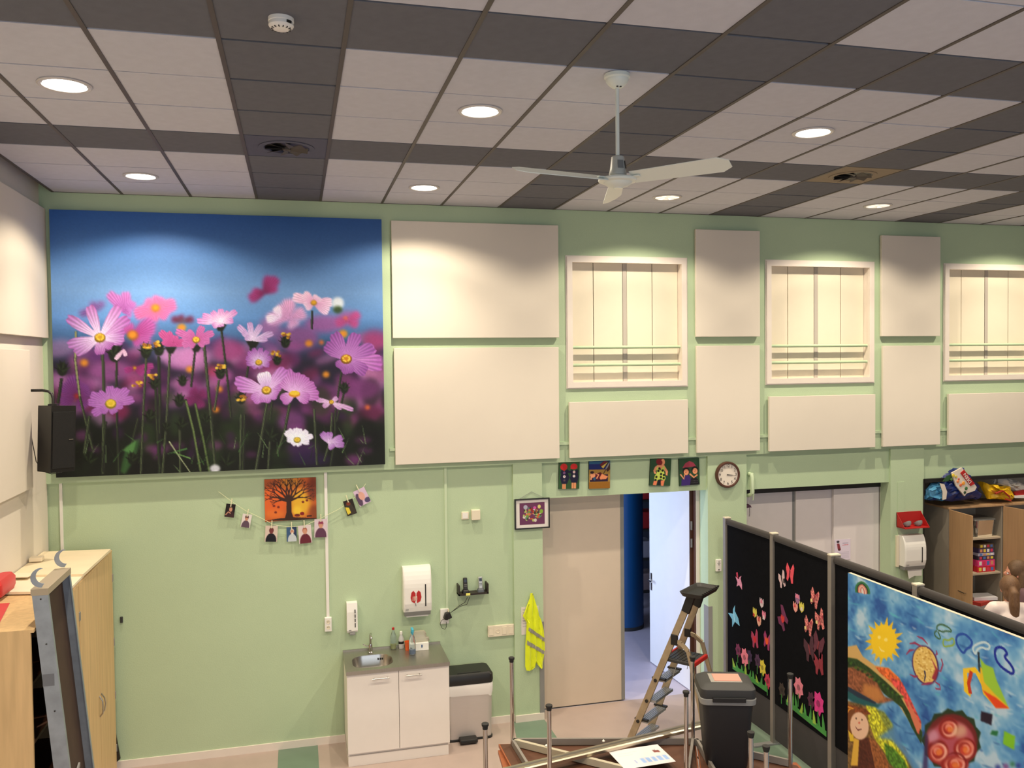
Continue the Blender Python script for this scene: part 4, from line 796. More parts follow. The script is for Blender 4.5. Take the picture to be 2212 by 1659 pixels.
def portrait(body, skin=SK, hair=(90, 60, 50), hat=None, fx_=.5, fy_=.35, fr=.16, lean=0):
    def f(A):
        A.ell((fx_-lean, .92), .42, .45, body); A.ell((fx_, fy_-.05), fr*1.15, fr*1.05, hair); A.ell((fx_, fy_), fr, fr*.95, skin)
        if hat: A.poly([(fx_-fr*1.3, fy_-fr*.5), (fx_-fr, fy_-fr*1.3), (fx_+fr, fy_-fr*1.3), (fx_+fr*1.3, fy_-fr*.5)], hat)
    return f
def d5(A): A.poly([(0, 0), (.5, 0), (.2, 1), (0, 1)], (60, 90, 130)); portrait((196, 206, 214), hair=(230, 226, 220), fx_=.55)(A); A.ell((.57, .45), .1, .08, (226, 222, 216))
def d1(A): portrait((60, 36, 40), hair=(96, 80, 60), fx_=.55, fy_=.42)(A); A.line([(.1, .85), (.35, .6), (.6, .7)], 5, SK)
def d7(A): A.poly([(.1, .3), (.6, .1), (1, .9), (.5, 1)], (60, 54, 46)); A.poly([(.05, .4), (.4, .5), (.45, .85), (.1, .9)], (226, 206, 70)); A.ell((.45, .25), .2, .12, (130, 60, 40))
def d8(A): A.ell((.2, .6), .22, .4, (90, 70, 96)); A.ell((.5, .45), .24, .26, (224, 170, 154)); A.ell((.8, .8), .25, .16, (84, 74, 110))
snap(497, 1103, 23, 34, .17, (30, 22, 24), d1, 'almost black snapshot of a person leaning on one hand, first on the string')
snap(532, 1125, 22, 33, .20, (226, 218, 216), portrait((96, 76, 92), hat=(90, 50, 50)), 'white-bordered snapshot of a person in a cap')
snap(586, 1153, 28, 38, .07, (214, 196, 184), portrait((24, 24, 34), skin=(120, 60, 60), hair=(110, 50, 50)), 'black-jumper snapshot of a person, seen below the tree painting')
snap(630, 1154, 22, 33, .0, (40, 56, 90), d5, 'blue snapshot of a white-bearded person in a checked shirt')
snap(659, 1154, 28, 40, -.06, (220, 208, 208), portrait((104, 38, 52), hair=(170, 90, 80)), 'wine-red snapshot of a smiling person')
snap(693, 1141, 27, 39, .02, (216, 200, 210), portrait((96, 60, 84), hat=(150, 60, 90)), 'purple snapshot of a person, overlapping the white trunking')
snap(756, 1096, 20, 32, -.28, (40, 34, 30), d7, 'dark and yellow snapshot, second from the upper end')
snap(782, 1073, 24, 33, -.42, (214, 190, 216), d8, 'lilac snapshot of a face lying down, last at the upper end')
# ================================================================== SINK UNIT
x0, x1, yf, zt = .412, 1.388, 8.035, .915
t = thing('sink_cabinet', 'white two-door sink cabinet with a steel worktop', 'cabinet', ((x0+x1)/2, YL, 0)); w = (x1-x0)/2; yo = yf-YL
b = MB(); b.box((-w, yo+.022, .10), (-w+.018, -.003, zt-.03)); b.box((w-.018, yo+.022, .10), (w, -.003, zt-.03)); b.box((-w, yo+.03, .10), (w, -.003, .12)); b.box((-w, -.02, .10), (w, -.003, zt-.03)); b.build('carcass', WLAC, t)
MB().box((-w+.004, yo+.02, 0), (w-.012, -.003, .098)).build('plinth', WLAC, t)
for s_, xa_, xb_ in ((0, -w+.001, -.002), (1, .002, w-.001)):
    dr = MB().box((xa_, yo+.002, .125), (xb_, yo+.02, zt-.034), .002).build('door', WLAC, t)
    hx_ = (-.255, -.09) if s_ == 0 else (.06, .22)
    hb = MB(); hb.tube([(hx_[0], yo-.03, zt-.085), (hx_[1], yo-.03, zt-.085)], .0065, 10)
    for hh_ in (hx_[0]+.02, hx_[1]-.02): hb.tube([(hh_, yo-.03, zt-.085), (hh_, yo+.003, zt-.085)], .005, 8)
    hb.build('handle', STEEL, dr)
# worktop with bowl
N = 48; bx, by, bw_, bh_ = .672-(x0+x1)/2, 8.272-YL, .385, .345
inner = rr(bw_, bh_, .12, 11, bx, by)
def outr(p, hw, y0_, y1_):
    dx, dy = p[0]-bx, p[1]-by; ts = []
    if dx > 0: ts.append((hw-bx)/dx)
    if dx < 0: ts.append((-hw-bx)/dx)
    if dy > 0: ts.append((y1_-by)/dy)
    if dy < 0: ts.append((y0_-by)/dy)
    k = min(ts); return (bx+dx*k, by+dy*k)
W2 = w+.006; outer = [outr(p, W2, yo-.012, -.001) for p in inner]
corn = [(-W2, yo-.012), (W2, yo-.012), (W2, -.001), (-W2, -.001)]
for c_ in corn:
    i_ = min(range(len(outer)), key=lambda k: (outer[k][0]-c_[0])**2+(outer[k][1]-c_[1])**2); outer[i_] = c_
b = MB(); b.loft([ring(inner, zt), ring(outer, zt), ring(outer, zt-.032)], cap=False, sm=False); b.box((-W2, -.012, zt), (W2, -.001, zt+.018)); b.box((-W2, yo-.012, zt), (W2, yo-.004, zt+.003)); b.build('worktop', STEELD, t, fix=False)
b = MB(); sc_ = lambda k, z: ring([(bx+(p[0]-bx)*k, by+(p[1]-by)*k) for p in inner], z)
b.loft([sc_(1.0, zt+.001), sc_(.97, zt-.012), sc_(.93, zt-.10), sc_(.80, zt-.135), sc_(.15, zt-.14), sc_(.12, zt-.15)], cap=False); b.build('basin', STEEL, t, fix=False)
for x in (-.02, .0, .02): MB().box((bx+.09+x-.006, by+bh_/2-.022, zt-.05), (bx+.09+x+.006, by+bh_/2-.010, zt-.032)).build('overflow_slot', BLACK, t)
t = thing('mixer_tap', 'chrome single-lever mixer tap behind the sink basin', 'tap', (.675, 8.515, zt+.002))
MB().lathe([(.026, 0), (.026, .006), (.020, .012), (.020, .075), (.017, .085), (.0005, .088)], 20).build('body', CHROME, t)
MB().tube([(0, 0, .05), (0, -.0, .15), (0, -.01, .19), (0, -.05, .205), (0, -.12, .19), (0, -.13, .175)], [.012, .011, .011, .010, .010, .011], 12).build('spout', CHROME, t)
MB().tube([(-.005, 0, .055), (-.05, -.01, .075), (-.075, -.012, .095)], [.010, .006, .007], 10).build('lever', CHROME, t)
GL = mat('clear_bottle', (214, 226, 226), .12, trans=.85, spec=.5)
def bottle(nm, u, v, prof, m, lb, extra=()):
    p = atZ(u, v, zt); t = thing(nm, lb, 'bottle', (p[0], min(p[1], YL-.055), zt+.001), group='bottles on the sink worktop'); MB().lathe(prof, 20).build('bottle_body', m, t)
    for n_, pr, m_ in extra: MB().lathe(pr, 16).build(n_, m_, t)
    return t
bottle('dish_soap_bottle', 850, 1402, [(.026, 0), (.030, .006), (.030, .12), (.024, .15), (.012, .185), (.011, .20)], GL, 'clear washing-up bottle with yellow liquid and red cap',
       [('liquid', [(.027, .004), (.027, .055), (.001, .056)], mat('yellow_liquid', (176, 178, 30), .2)), ('cap', [(.013, .197), (.013, .217), (.006, .222)], RED)])
bottle('small_bottle', 866, 1398, [(.026, 0), (.028, .006), (.028, .10), (.014, .135), (.012, .145)], mat('white_bottle', (222, 222, 220), .35, trans=.3), 'small white bottle with a black label next to the soap', [('label', [(.0286, .05), (.0286, .075)], BLACK), ('cap', [(.015, .143), (.015, .17), (.008, .176)], WHITE)])
sp = bottle('spray_bottle', 891, 1413, [(.030, 0), (.034, .006), (.034, .13), (.024, .17), (.013, .20), (.013, .21)], GL, 'blue trigger spray bottle standing in front of the boxes',
       [('liquid', [(.031, .004), (.031, .05), (.001, .051)], mat('blue_liquid', (30, 96, 170), .2)), ('collar', [(.015, .208), (.015, .228)], mat('blue_plastic', (70, 176, 206), .4))])
b = MB(); b.box((-.012, -.045, .228), (.012, .03, .262), .006); b.prism([(-.045, .255), (-.03, .255), (-.022, .20), (-.032, .20)], -.005, .005, 'x'); b.build('trigger_head', MATS['blue_plastic'], sp)
p = atZ(881, 1404, zt); tag(MB().lathe([(.026, 0), (.032, .085), (.034, .088), (.031, .088), (.026, .004)], 20).build('orange_cup', mat('orange_plastic', (226, 96, 40), .45), None, (p[0], min(p[1], 8.5), zt+.001)), 'orange plastic cup between the bottles', 'cup')
p0 = atZ(876, 1407, zt); p1 = atZ(925, 1400, zt)
t = thing('tissue_box', 'white cardboard box with small dark print by the wall', 'box', ((p0[0]+p1[0])/2+.02, 8.47, zt+.001)); MB().box((-.095, -.04, 0), (.095, .04, .075), .002).build('carton', WHITE, t); MB().box((-.07, -.0415, .02), (-.05, -.04, .05)).build('logo_block', BLACK, t); MB().box((.02, -.0415, .03), (.032, -.04, .058)).build('logo_block', BLUECOL, t)
b = MB(); b.loft([ring([(x*(1+.15*math.sin(q*3.1+z*40)), y*(1+.1*math.cos(q*2.3))) for q, (x, y) in enumerate(rr(.19, .06, .025, 3))], 0) if z == 0 else ring([(x*(1-.5*z/.1)*(1+.2*math.sin(q*3.1+z*60)), y*(1-.4*z/.1)) for q, (x, y) in enumerate(rr(.19, .06, .025, 3))], z+.012*math.sin(z*90)) for z in (0, .025, .05, .075, .10)])
tag(b.build('plastic_bag', mat('thin_plastic', (216, 210, 190), .3, trans=.5), None, (t.location[0]+.01, 8.49, zt+.078)), 'crumpled clear plastic bag lying on the white box', 'bag')
# pedal bin
t = thing('pedal_bin', 'steel pedal bin with a black lid and white liner', 'bin', (1.64, 8.435, 0))
# (footprint 0.50 x 0.30)
bb = lambda k, kk, z: ring(rr(.475*k, .29*kk, .05, 6), z)
MB().loft([bb(.97, .96, .02), bb(.97, .96, .03), bb(1, 1, .55)]).build('body', mat('satin_steel', (206, 200, 196), .42, .55, noise=.02, stretch=(1, 1, 30)), t)
MB().loft([bb(1, 1, 0), bb(1.01, 1.01, .018), bb(.99, .99, .024)]).build('base', BLACK, t)
b = MB(); rings_ = []
for z, k in ((.455, 1.012), (.47, 1.03), (.52, 1.035), (.56, 1.03), (.575, 1.0)):
    rings_.append([(x*(1+.006*math.sin(q*1.7)), y*(1+.012*math.sin(q*2.3)), z+(.022*math.sin(q*.55+1) if z < .47 else 0)) for q, (x, y) in enumerate(rr(.475*k, .29*k, .05, 8))])
b.loft(rings_); b.build('bin_liner', mat('liner_white', (232, 228, 224), .4), t)
MB().loft([bb(1.03, 1.03, .572), bb(1.05, 1.05, .60), bb(1.04, 1.04, .655), bb(.96, .92, .68), bb(.6, .5, .684)]).build('lid', BLACK, t)
MB().box((-.12, -.115, .682), (.12, -.108, .686)).build('lid_grip', DGREY, t)
MB().box((-.12, -.245, .012), (.06, -.135, .052), .012).build('pedal', BLACK, t)
# ================================================================== HI-VIS VEST
rows = [(1281, 1146, 1151), (1292, 1144, 1154), (1305, 1140, 1158), (1318, 1134, 1162), (1330, 1129, 1165), (1337, 1133, 1168), (1345, 1138, 1170), (1360, 1137, 1174), (1378, 1136, 1176), (1392, 1135, 1177), (1405, 1135, 1177), (1418, 1135, 1175), (1428, 1135, 1174)]
YV = YW-.035
def cloth(rws, off=0., thick=.004, n=16, tail=False):
    b = MB(); F_, B_ = [], []
    for r_, (v, ul, ur) in enumerate(rws):
        a = atY(ul, v, YV); c_ = atY(ur, v, YV); rf = []; rb = []
        for k in range(n+1):
            s_ = k/n; x = a[0]*(1-s_)+c_[0]*s_; z = a[2]*(1-s_)+c_[2]*s_; wv = .012*math.sin(x*95+v*.02)*min(1, (v-1278)/40)+.006*math.sin(x*190+1)
            rf.append((x, YV-.006+wv-off, z)); rb.append((x, YV-.006+wv+thick, z))
        F_.append(rf); B_.append(rb)
    b.loft([f_+b2[::-1] for f_, b2 in zip(F_, B_)], True, True); return b
t = thing('hi_vis_vest', 'yellow high-visibility vest with grey reflective bands hanging by the door', 'vest', (0, 0, 0))
VY = mat('fluorescent_yellow', (226, 238, 20), .7, noise=.05, sheen=.2)
cloth(rows).build('cloth', VY, t)
cloth([(1427, 1135, 1158), (1440, 1135, 1155), (1448, 1137, 1149)]).build('cloth_tail', VY, t); cloth([(1427, 1155, 1174), (1434, 1160, 1173), (1443, 1168, 1173)]).build('cloth_tail', VY, t)
def band(pts, m):
    b = MB(); rf = []
    for u, v in pts[0]: pass
    up_, dn_ = pts; L_ = []
    for (u, v), (u2, v2) in zip(up_, dn_):
        a = atY(u, v, YV); c_ = atY(u2, v2, YV); f_ = lambda q: (q[0], YV-.006+.012*math.sin(q[0]*95+v*.02)+.006*math.sin(q[0]*190+1)-.006, q[2]); L_.append([f_(a), f_(c_), (c_[0], f_(c_)[1]+.002, c_[2]), (a[0], f_(a)[1]+.002, a[2])])
    b.loft(L_, True, False); return b.build('reflective_band', m, t)
RF = mat('reflective_grey', (160, 158, 148), .4, .2)
lp = lambda p, q, n_: [(p[0]+(q[0]-p[0])*k/n_, p[1]+(q[1]-p[1])*k/n_) for k in range(n_+1)]
band((lp((1142, 1354), (1176, 1378), 12), lp((1141, 1362), (1176, 1386), 12)), RF); band((lp((1139, 1383), (1176, 1406), 12), lp((1138, 1392), (1175, 1413), 12)), RF)
c = atY(1149, 1283, YW); tag(MB().tube([(c[0], YW, c[2]-.01), (c[0], YW-.03, c[2]-.01), (c[0], YW-.045, c[2]+.012)], .004, 8).build('coat_hook', CHROME), 'small metal hook the yellow vest hangs from', 'hook')
c0 = atY(1126, 1312, YW-.004); c1 = atY(1164, 1368, YW-.004)
A = Art((c0[0], YW-.004, c0[2]), (c1[0]-c0[0], 0, 0), (0, 0, c1[2]-c0[2]), 20, 30, (226, 218, 214), 'n')
for q in range(7): A.line([(.1, .1+q*.1), (.85, .1+q*.1)], 1.2, (150, 146, 150))
A.ell((.5, .85), .1, .08, (60, 30, 40)); t = thing('notice_sheet', 'white notice sheet half hidden behind the yellow vest', 'paper', (c0[0], YW-.002, c1[2])); MB().box((0, 0, 0), (c1[0]-c0[0], .0018, c0[2]-c1[2])).build('sheet', WHITE, t); A.build('print', t)
# ================================================================== FRAMED PICTURE
a = atY(1112, 1079, YW-.03); b_ = atY(1188, 1140, YW-.03); w = (b_[0]-a[0])/2; h = a[2]-b_[2]; cx_ = (a[0]+b_[0])/2
t = thing('framed_picture', 'black framed collage on purple paper hanging from a string', 'picture', (cx_, YW, b_[2]))
b = MB(); f_ = .012; b.box((-w, -.03, 0), (w, -.006, f_)); b.box((-w, -.03, h-f_), (w, -.006, h)); b.box((-w, -.03, f_), (-w+f_, -.006, h-f_)); b.box((w-f_, -.03, f_), (w, -.006, h-f_)); b.build('frame', BLACK, t)
MB().box((-w+.01, -.018, .01), (w-.01, -.006, h-.01)).build('mount', mat('mount_white', (228, 222, 216), .8), t)
pw, ph = w*.72, h*.36
A = Art((cx_-pw, YW-.019, b_[2]+h/2+ph), (2*pw, 0, 0), (0, 0, -2*ph), 90, 70, (106, 56, 90), 'n')
for q in range(70):
    an = r3.uniform(0, 2*PI); r_ = math.sqrt(r3.random()); A.ell((.5+.34*r_*math.cos(an), .53+.30*r_*math.sin(an)), r3.uniform(.02, .07), r3.uniform(.02, .08), [(206, 90, 50), (150, 40, 40), (110, 150, 70), (214, 206, 190), (60, 60, 44), (176, 196, 110), (90, 130, 120), (200, 130, 80)][q % 8], .95)
A.ell((.24, .2), .08, .1, (170, 170, 190)); A.ell((.78, .2), .06, .09, (214, 206, 120)); A.ell((.6, .24), .06, .06, (206, 90, 170)); A.ell((.86, .42), .07, .1, (130, 170, 60)); A.build('artwork', t)
top_ = atY(1148, 1062, YW-.004); MB().tube([(-w*.7, -.008, h), (top_[0]-cx_, -.004, top_[2]-b_[2]), (w*.7, -.008, h)], .002, 6).build('hanging_string', GREY, t)
# ================================================================== FOUR SMALL CANVASES above the door
YC = YL
def canvas(u0, v0, u1, v1, rot, draw, bg, lb, d=.022):
    a = atY(u0, v0, YC-d); b_ = atY(u1, v1, YC-d); w = (b_[0]-a[0])/2; h = (a[2]-b_[2])/2; c = np.array([(a[0]+b_[0])/2, YC-d-.001, (a[2]+b_[2])/2]); U = np.array([math.cos(rot), 0, -math.sin(rot)]); V = np.array([-math.sin(rot), 0, -math.cos(rot)])
    A = Art(c-U*w-V*h, 2*w*U, 2*h*V, 60, 78, bg, 'n'); draw(A)
    t = thing('small_canvas', lb, 'painting', (c[0], YC, c[2]), rot=(0, rot, 0), group='small canvases above the corridor door'); MB().box((-w, -d, -h), (w, 0, h)).build('stretcher', mat('canvas_dark', (40, 56, 40), .8), t)
    A.build('painting', t); return t
NV = (26, 24, 52)
def c1(A):
    n = lambda pts: [((x-225)/635, (y-220)/820) for x, y in pts]; N = lambda x, y: ((x-225)/635, (y-220)/820)
    A.ell(N(375, 405), .17, .12, (196, 40, 40)); A.ell(N(680, 395), .17, .10, (196, 40, 40)); A.poly(n([(290, 430), (460, 430), (390, 530)]), (196, 40, 40)); A.poly(n([(565, 460), (790, 450), (680, 330)]), (196, 40, 40))
    for cx, l, r in ((390, 265, 560), (695, 560, 835)):
        A.poly(n([(cx-80, 480), (cx, 530), (cx+90, 470), (r-20, 520), (cx+110, 600), (r, 700), (cx+90, 890), (cx-70, 890), (l, 720), (cx-90, 620), (l+10, 560)]), NV)
    A.poly(n([(400, 560), (560, 580), (640, 560), (640, 500), (520, 520)]), NV)
    for x0_, x1_, y0_, y1_ in ((340, 445, 890, 1040), (620, 755, 860, 1025)): A.poly(n([(x0_, y0_), (x1_, y0_), (x1_, y1_), (x0_, y1_)]), (222, 150, 104)); A.line([N((x0_+x1_)/2, y0_), N((x0_+x1_)/2, y1_)], 2.5, (120, 50, 30))
    for x, y, c in ((390, 575, (130, 90, 150)), (395, 680, (232, 220, 220)), (400, 790, (60, 60, 80)), (688, 552, (232, 200, 200)), (688, 668, (232, 226, 220))): A.ell(N(x, y), .06, .048, c); A.ell(N(x, y), .018, .014, (150, 60, 70))
def c2(A):
    N = lambda x, y: ((x-1145)/620, (y-210)/820); n = lambda pts: [N(*p) for p in pts]
    A.poly(n([(1145, 210), (1770, 210), (1770, 330), (1145, 330)]), (40, 84, 120)); A.poly(n([(1145, 325), (1770, 325), (1770, 480), (1145, 480)]), (26, 36, 100)); A.poly(n([(1145, 480), (1770, 500), (1770, 840), (1145, 840)]), (166, 130, 60))
    A.poly(n([(1175, 660), (1700, 620), (1700, 830), (1175, 830)]), (40, 22, 50)); A.poly(n([(1330, 600), (1480, 560), (1560, 620), (1600, 720), (1400, 780), (1290, 720)]), (90, 22, 34))
    A.poly(n([(1450, 350), (1560, 250), (1740, 250), (1720, 290), (1560, 470), (1500, 420)]), (36, 30, 36)); A.poly(n([(1460, 350), (1580, 250), (1680, 250), (1500, 390)]), (110, 26, 36)); A.poly(n([(1500, 400), (1700, 270), (1560, 460)]), (206, 176, 90)); A.poly(n([(1740, 270), (1720, 400), (1600, 510), (1660, 400)]), (150, 150, 150)); A.line(n([(1640, 480), (1560, 620)]), 4, (40, 26, 30)); A.poly(n([(1750, 300), (1765, 480), (1680, 560), (1650, 500)]), (70, 40, 36))
    A.poly(n([(1460, 720), (1520, 600), (1590, 640), (1700, 690), (1640, 760), (1480, 770)]), (226, 140, 96)); A.line(n([(1340, 590), (1430, 630), (1370, 740)]), 7, (226, 150, 110)); A.ell(N(1260, 640), .12, .09, (226, 150, 110)); A.line(n([(1220, 660), (1205, 770)]), 9, (226, 150, 110)); A.ell(N(1240, 560), .09, .05, (44, 26, 30)); A.ell(N(1310, 740), .06, .06, (40, 84, 120))
def c3(A):
    N = lambda x, y: ((x-205)/440, (y-95)/540); n = lambda pts: [N(*p) for p in pts]
    A.ell(N(410, 155), .20, .13, (120, 26, 34)); A.ell(N(465, 165), .1, .12, (226, 150, 110)); A.ell(N(400, 175), .13, .10, (120, 26, 34)); A.poly(n([(350, 225), (500, 225), (580, 340), (575, 430), (540, 420), (530, 350), (480, 300), (350, 300), (320, 350), (345, 395), (300, 400), (275, 340), (300, 270)]), (226, 150, 110))
    A.poly(n([(370, 250), (420, 330), (480, 240), (510, 260), (500, 360), (540, 480), (520, 530), (430, 500), (370, 540), (300, 530), (310, 440), (350, 380), (340, 290)]), (190, 206, 90))
    for x, y in ((380, 340), (440, 400), (345, 460), (440, 460), (500, 480), (500, 420), (400, 290), (470, 330), (330, 520)): A.ell(N(x, y), .055, .045, (26, 30, 24))
    A.poly(n([(295, 540), (370, 540), (350, 625), (280, 620)]), (232, 130, 90)); A.poly(n([(440, 530), (520, 520), (500, 635), (450, 635)]), (232, 130, 90)); A.poly(n([(370, 520), (440, 500), (445, 625), (370, 620)]), (30, 30, 34))
def c4(A):
    N = lambda x, y: ((x-805)/400, (y-95)/535); n = lambda pts: [N(*p) for p in pts]
    A.poly(n([(870, 280), (930, 190), (1010, 150), (1090, 190), (1140, 265), (1010, 270)]), (160, 60, 80))
    for x, y in ((940, 340), (1110, 330)): A.ell(N(x, y), .17, .13, (24, 20, 24)); A.ell(N(x+5, y+25), .12, .11, (226, 150, 110)); A.line([N(x-15, y+35), N(x+20, y+20)], 2.5, (120, 40, 40)); A.ell(N(x-15, y), .012, .01, (20, 20, 20)); A.ell(N(x+20, y), .012, .01, (20, 20, 20))
    A.poly(n([(850, 510), (920, 430), (1000, 420), (1030, 500), (1010, 630), (840, 630)]), (60, 40, 110)); A.poly(n([(1030, 500), (1100, 460), (1170, 520), (1195, 620), (1010, 630)]), (26, 24, 30)); A.line(n([(830, 400), (900, 500), (910, 410)]), 8, (226, 150, 110)); A.line(n([(1010, 400), (1090, 480), (1160, 430)]), 9, (226, 150, 110))
    for q in range(10): A.ell(N(1050+(q % 5)*26, 545+(q//5)*35), .012, .009, (120, 120, 130))
canvas(1207, 996, 1252, 1055, .03, c1, (48, 84, 48), 'small canvas of two figures with red hats seen from behind')
canvas(1272, 995, 1318, 1054, .015, c2, (150, 100, 30), 'small canvas of a sunbather under a beach umbrella')
canvas(1404, 992, 1449, 1048, .06, c3, (44, 74, 48), 'small tilted canvas of a figure in a yellow flowered swimsuit')
canvas(1467, 991, 1511, 1047, -.02, c4, (40, 70, 46), 'small canvas of two dark-haired figures under a pink umbrella')
# ================================================================== CLOCK
c = atY(1574, 1026, YW-.045)
t = thing('wall_clock', 'round wall clock with a dark brown rim and white face', 'clock', (c[0], YW, c[2])); R = .147
MB().lathe([(R-.01, 0), (R, -.004), (R, -.034), (R-.006, -.045), (R-.020, -.045), (R-.026, -.036), (R-.026, -.026)], 48, ax='y').build('rim', BROWNF, t)
MB().lathe([(R-.018, -.020), (R-.018, -.028), (.001, -.028)], 40, ax='y').build('face', mat('clock_face', (232, 222, 208), .6), t)
INK = mat('ink', (60, 52, 48), .6)
for q in range(1, 13):
    an = PI/2-q*PI/6; text(str(q), .046, INK, t, (math.cos(an)*.098, -.0288, math.sin(an)*.098), (PI/2, 0, 0), 'numeral', .0006)
for nm, L, wd, an in (('hour_hand', .058, .010, -.10), ('minute_hand', .092, .006, -.13)):
    MB().prism([(-.014, -wd/2), (L, -wd/4), (L, wd/4), (-.014, wd/2)], -.0335 if L > .06 else -.031, -.0325 if L > .06 else -.030, 'y').build(nm, BLACK, t, rot=(0, -an, 0))
MB().lathe([(.006, -.028), (.006, -.035), (.001, -.036)], 12, ax='y').build('hub', BLACK, t)
# pipes beside the clock
c = atY(1619, 1024, YW+.02)
tag(MB().tube([(c[0]-.0, YL, c[2]), (c[0], YL-.06, c[2]), (c[0], YL-.075, c[2]-.03), (c[0], YL-.075, c[2]-.21), (c[0], YL-.04, c[2]-.235), (c[0], YL+.02, c[2]-.25)], .021, 14).build('green_pipe', GREENL), 'thick pale green pipe bend beside the clock pillar', 'pipe')
tag(MB().tube([(c[0]+.045, YL, c[2]+.005), (c[0]+.045, YL-.02, c[2]), (c[0]+.05, YL-.025, c[2]-.2), (c[0]+.04, YL-.02, c[2]-.3)], .007, 10).build('thin_pipe', GREENL), 'thin pale green pipe next to the thick green pipe bend', 'pipe')
c = atY(1617, 1095, YL+.02)
t = thing('hanging_bird', 'small dark bird ornament hanging before the white sliding doors', 'ornament', c)
MB().prism([(-.045, .02), (-.01, .035), (.02, .02), (.036, -.008), (.012, -.006), (-.02, -.012), (-.05, -.01)], -.008, .008, 'y').build('body', mat('dark_plum', (70, 40, 60), .7), t); MB().tube([(.012, 0, -.006), (.012, 0, -.08), (.006, 0, -.11)], .003, 6).build('string_leg', mat('dark_plum', (0, 0, 0)), t)
MB().tube([(0, 0, .035), (.02, 0, .17), (.03, 0, .24)], .0012, 5).build('thread', WHITE, t)
# poster on the sliding doors
A, a, b_ = wall_art(1803, 1166, 1837, 1208, Y2-.05, 40, 48, (226, 214, 232), 'n')
A.ell((.22, .12), .09, .06, (60, 50, 60)); A.poly([(.15, .2), (.3, .2), (.4, .5), (.2, .48)], (140, 60, 70)); A.ell((.3, .5), .08, .05, (90, 50, 50)); A.line([(.5, .2), (.85, .2)], 2, (120, 110, 140)); A.line([(.5, .3), (.85, .28)], 2.5, (200, 70, 80))
for q in range(6): A.line([(.15, .62+q*.055), (.9, .62+q*.055)], 1, (170, 160, 180))
t = thing('door_poster', 'small pale poster taped to the white sliding doors', 'poster', (a[0], Y2-.048, b_[2])); MB().box((0, 0, 0), (b_[0]-a[0], .0015, a[2]-b_[2])).build('sheet', WHITE, t); A.build('print', t)
# ================================================================== BEECH CABINETS along the side wall
def beech(y0, y1, lb, doors):
    xf = -1.690; t = thing('beech_cabinet', lb, 'cabinet', (XL+.012, (y0+y1)/2, 0)); D = xf-.02-(XL+.012); hw = (y1-y0)/2; H_ = 2.11
    b = MB(); b.box((0, -hw, 0), (D, -hw+.02, H_-.02)); b.box((0, hw-.02, 0), (D, hw, H_-.02)); b.box((0, -hw, H_-.02), (D+.02, hw, H_)); b.box((.002, -hw+.02, .06), (D-.002, hw-.02, .08)); b.build('carcass', WOOD, t)
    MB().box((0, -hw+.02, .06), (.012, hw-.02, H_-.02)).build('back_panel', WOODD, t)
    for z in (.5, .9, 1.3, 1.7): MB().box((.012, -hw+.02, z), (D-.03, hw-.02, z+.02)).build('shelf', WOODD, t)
    for q, (a, c, hinge) in enumerate(doors):
        d = MB().box((0, a+.002-(y0+y1)/2, .05), (.02, c-.004-(y0+y1)/2, H_-.022), .002).build('door', WOOD, t, (D, 0, 0))
        yh = (a if hinge < 0 else c)-(y0+y1)/2; ye = (c if hinge < 0 else a)-(y0+y1)/2
        for z in (.25, .75, 1.25, 1.85): MB().box((.002, yh-.012, z-.035), (.026, yh+.012, z+.035), .003).build('hinge', GREY, d)
        s_ = -1 if hinge < 0 else 1
        MB().tube([(.02, ye+s_*.03, .98), (.045, ye+s_*.035, .94), (.05, ye+s_*.05, .885), (.045, ye+s_*.035, .83), (.02, ye+s_*.03, .80)], .006, 8).build('handle', STEEL, d)
    return t
beech(7.272, 8.505, 'tall beech cabinet by the mural wall with curved handles on two doors', [(7.274, 7.90, -1), (7.905, 8.503, 1)])
beech(6.085, 7.262, 'tall beech cabinet nearest the camera with one open dark bay', [(6.69, 7.26, 1)])
def slab(nm, pts, z, th, m, lb, cat):
    P_ = []
    for u, v in pts:
        p = atZ(u, v, z+th); P_.append((max(p[0], XL+.01), p[1]))
    return tag(MB().prism(P_, z, z+th).build(nm, m), lb, cat)
slab('pale_board', [(86, 1192), (239, 1186), (180, 1240), (0, 1244)], 2.135, .022, WOODL, 'large pale board lying on the far beech cabinet, slightly overhanging', 'board')
slab('white_board', [(0, 1248), (181, 1241), (146, 1277), (0, 1279)], 2.118, .02, mat('white_card', (236, 222, 196), .7), 'white board lying across the joint of the two beech cabinets', 'board')
slab('thin_card', [(30, 1238), (75, 1237), (60, 1246), (20, 1247)], 2.16, .006, MATS['white_card'], 'thin white card on top of the large pale board', 'card')
p = atZ(52, 1212, 2.17); tag(MB().box((-.05, -.04, 0), (.05, .04, .035), .004).build('small_packet', MATS['white_card'], None, (max(p[0], XL+.07), p[1], 2.165)), 'small pale packet near the wall on the large pale board', 'packet')
tag(MB().loft([ring(rr(.10, .34, .04, 6), 0), ring(rr(.12, .38, .05, 6), .03), ring(rr(.12, .38, .05, 6), .09), ring(rr(.08, .32, .03, 6), .12)]).build('red_cushion', mat('red_cloth', (196, 34, 34), .8, sheen=.2), None, (-2.165, 7.02, 2.141)), 'thick red cushion against the cream wall on top of the beech cabinets', 'cushion')
tag(MB().prism([(-2.2, 6.20), (-1.94, 6.22), (-2.04, 6.80), (-2.2, 6.80)], 2.112, 2.117).build('red_sheet', MATS['red_cloth']), 'flat red sheet on the nearest beech cabinet in front of the cushion', 'sheet')
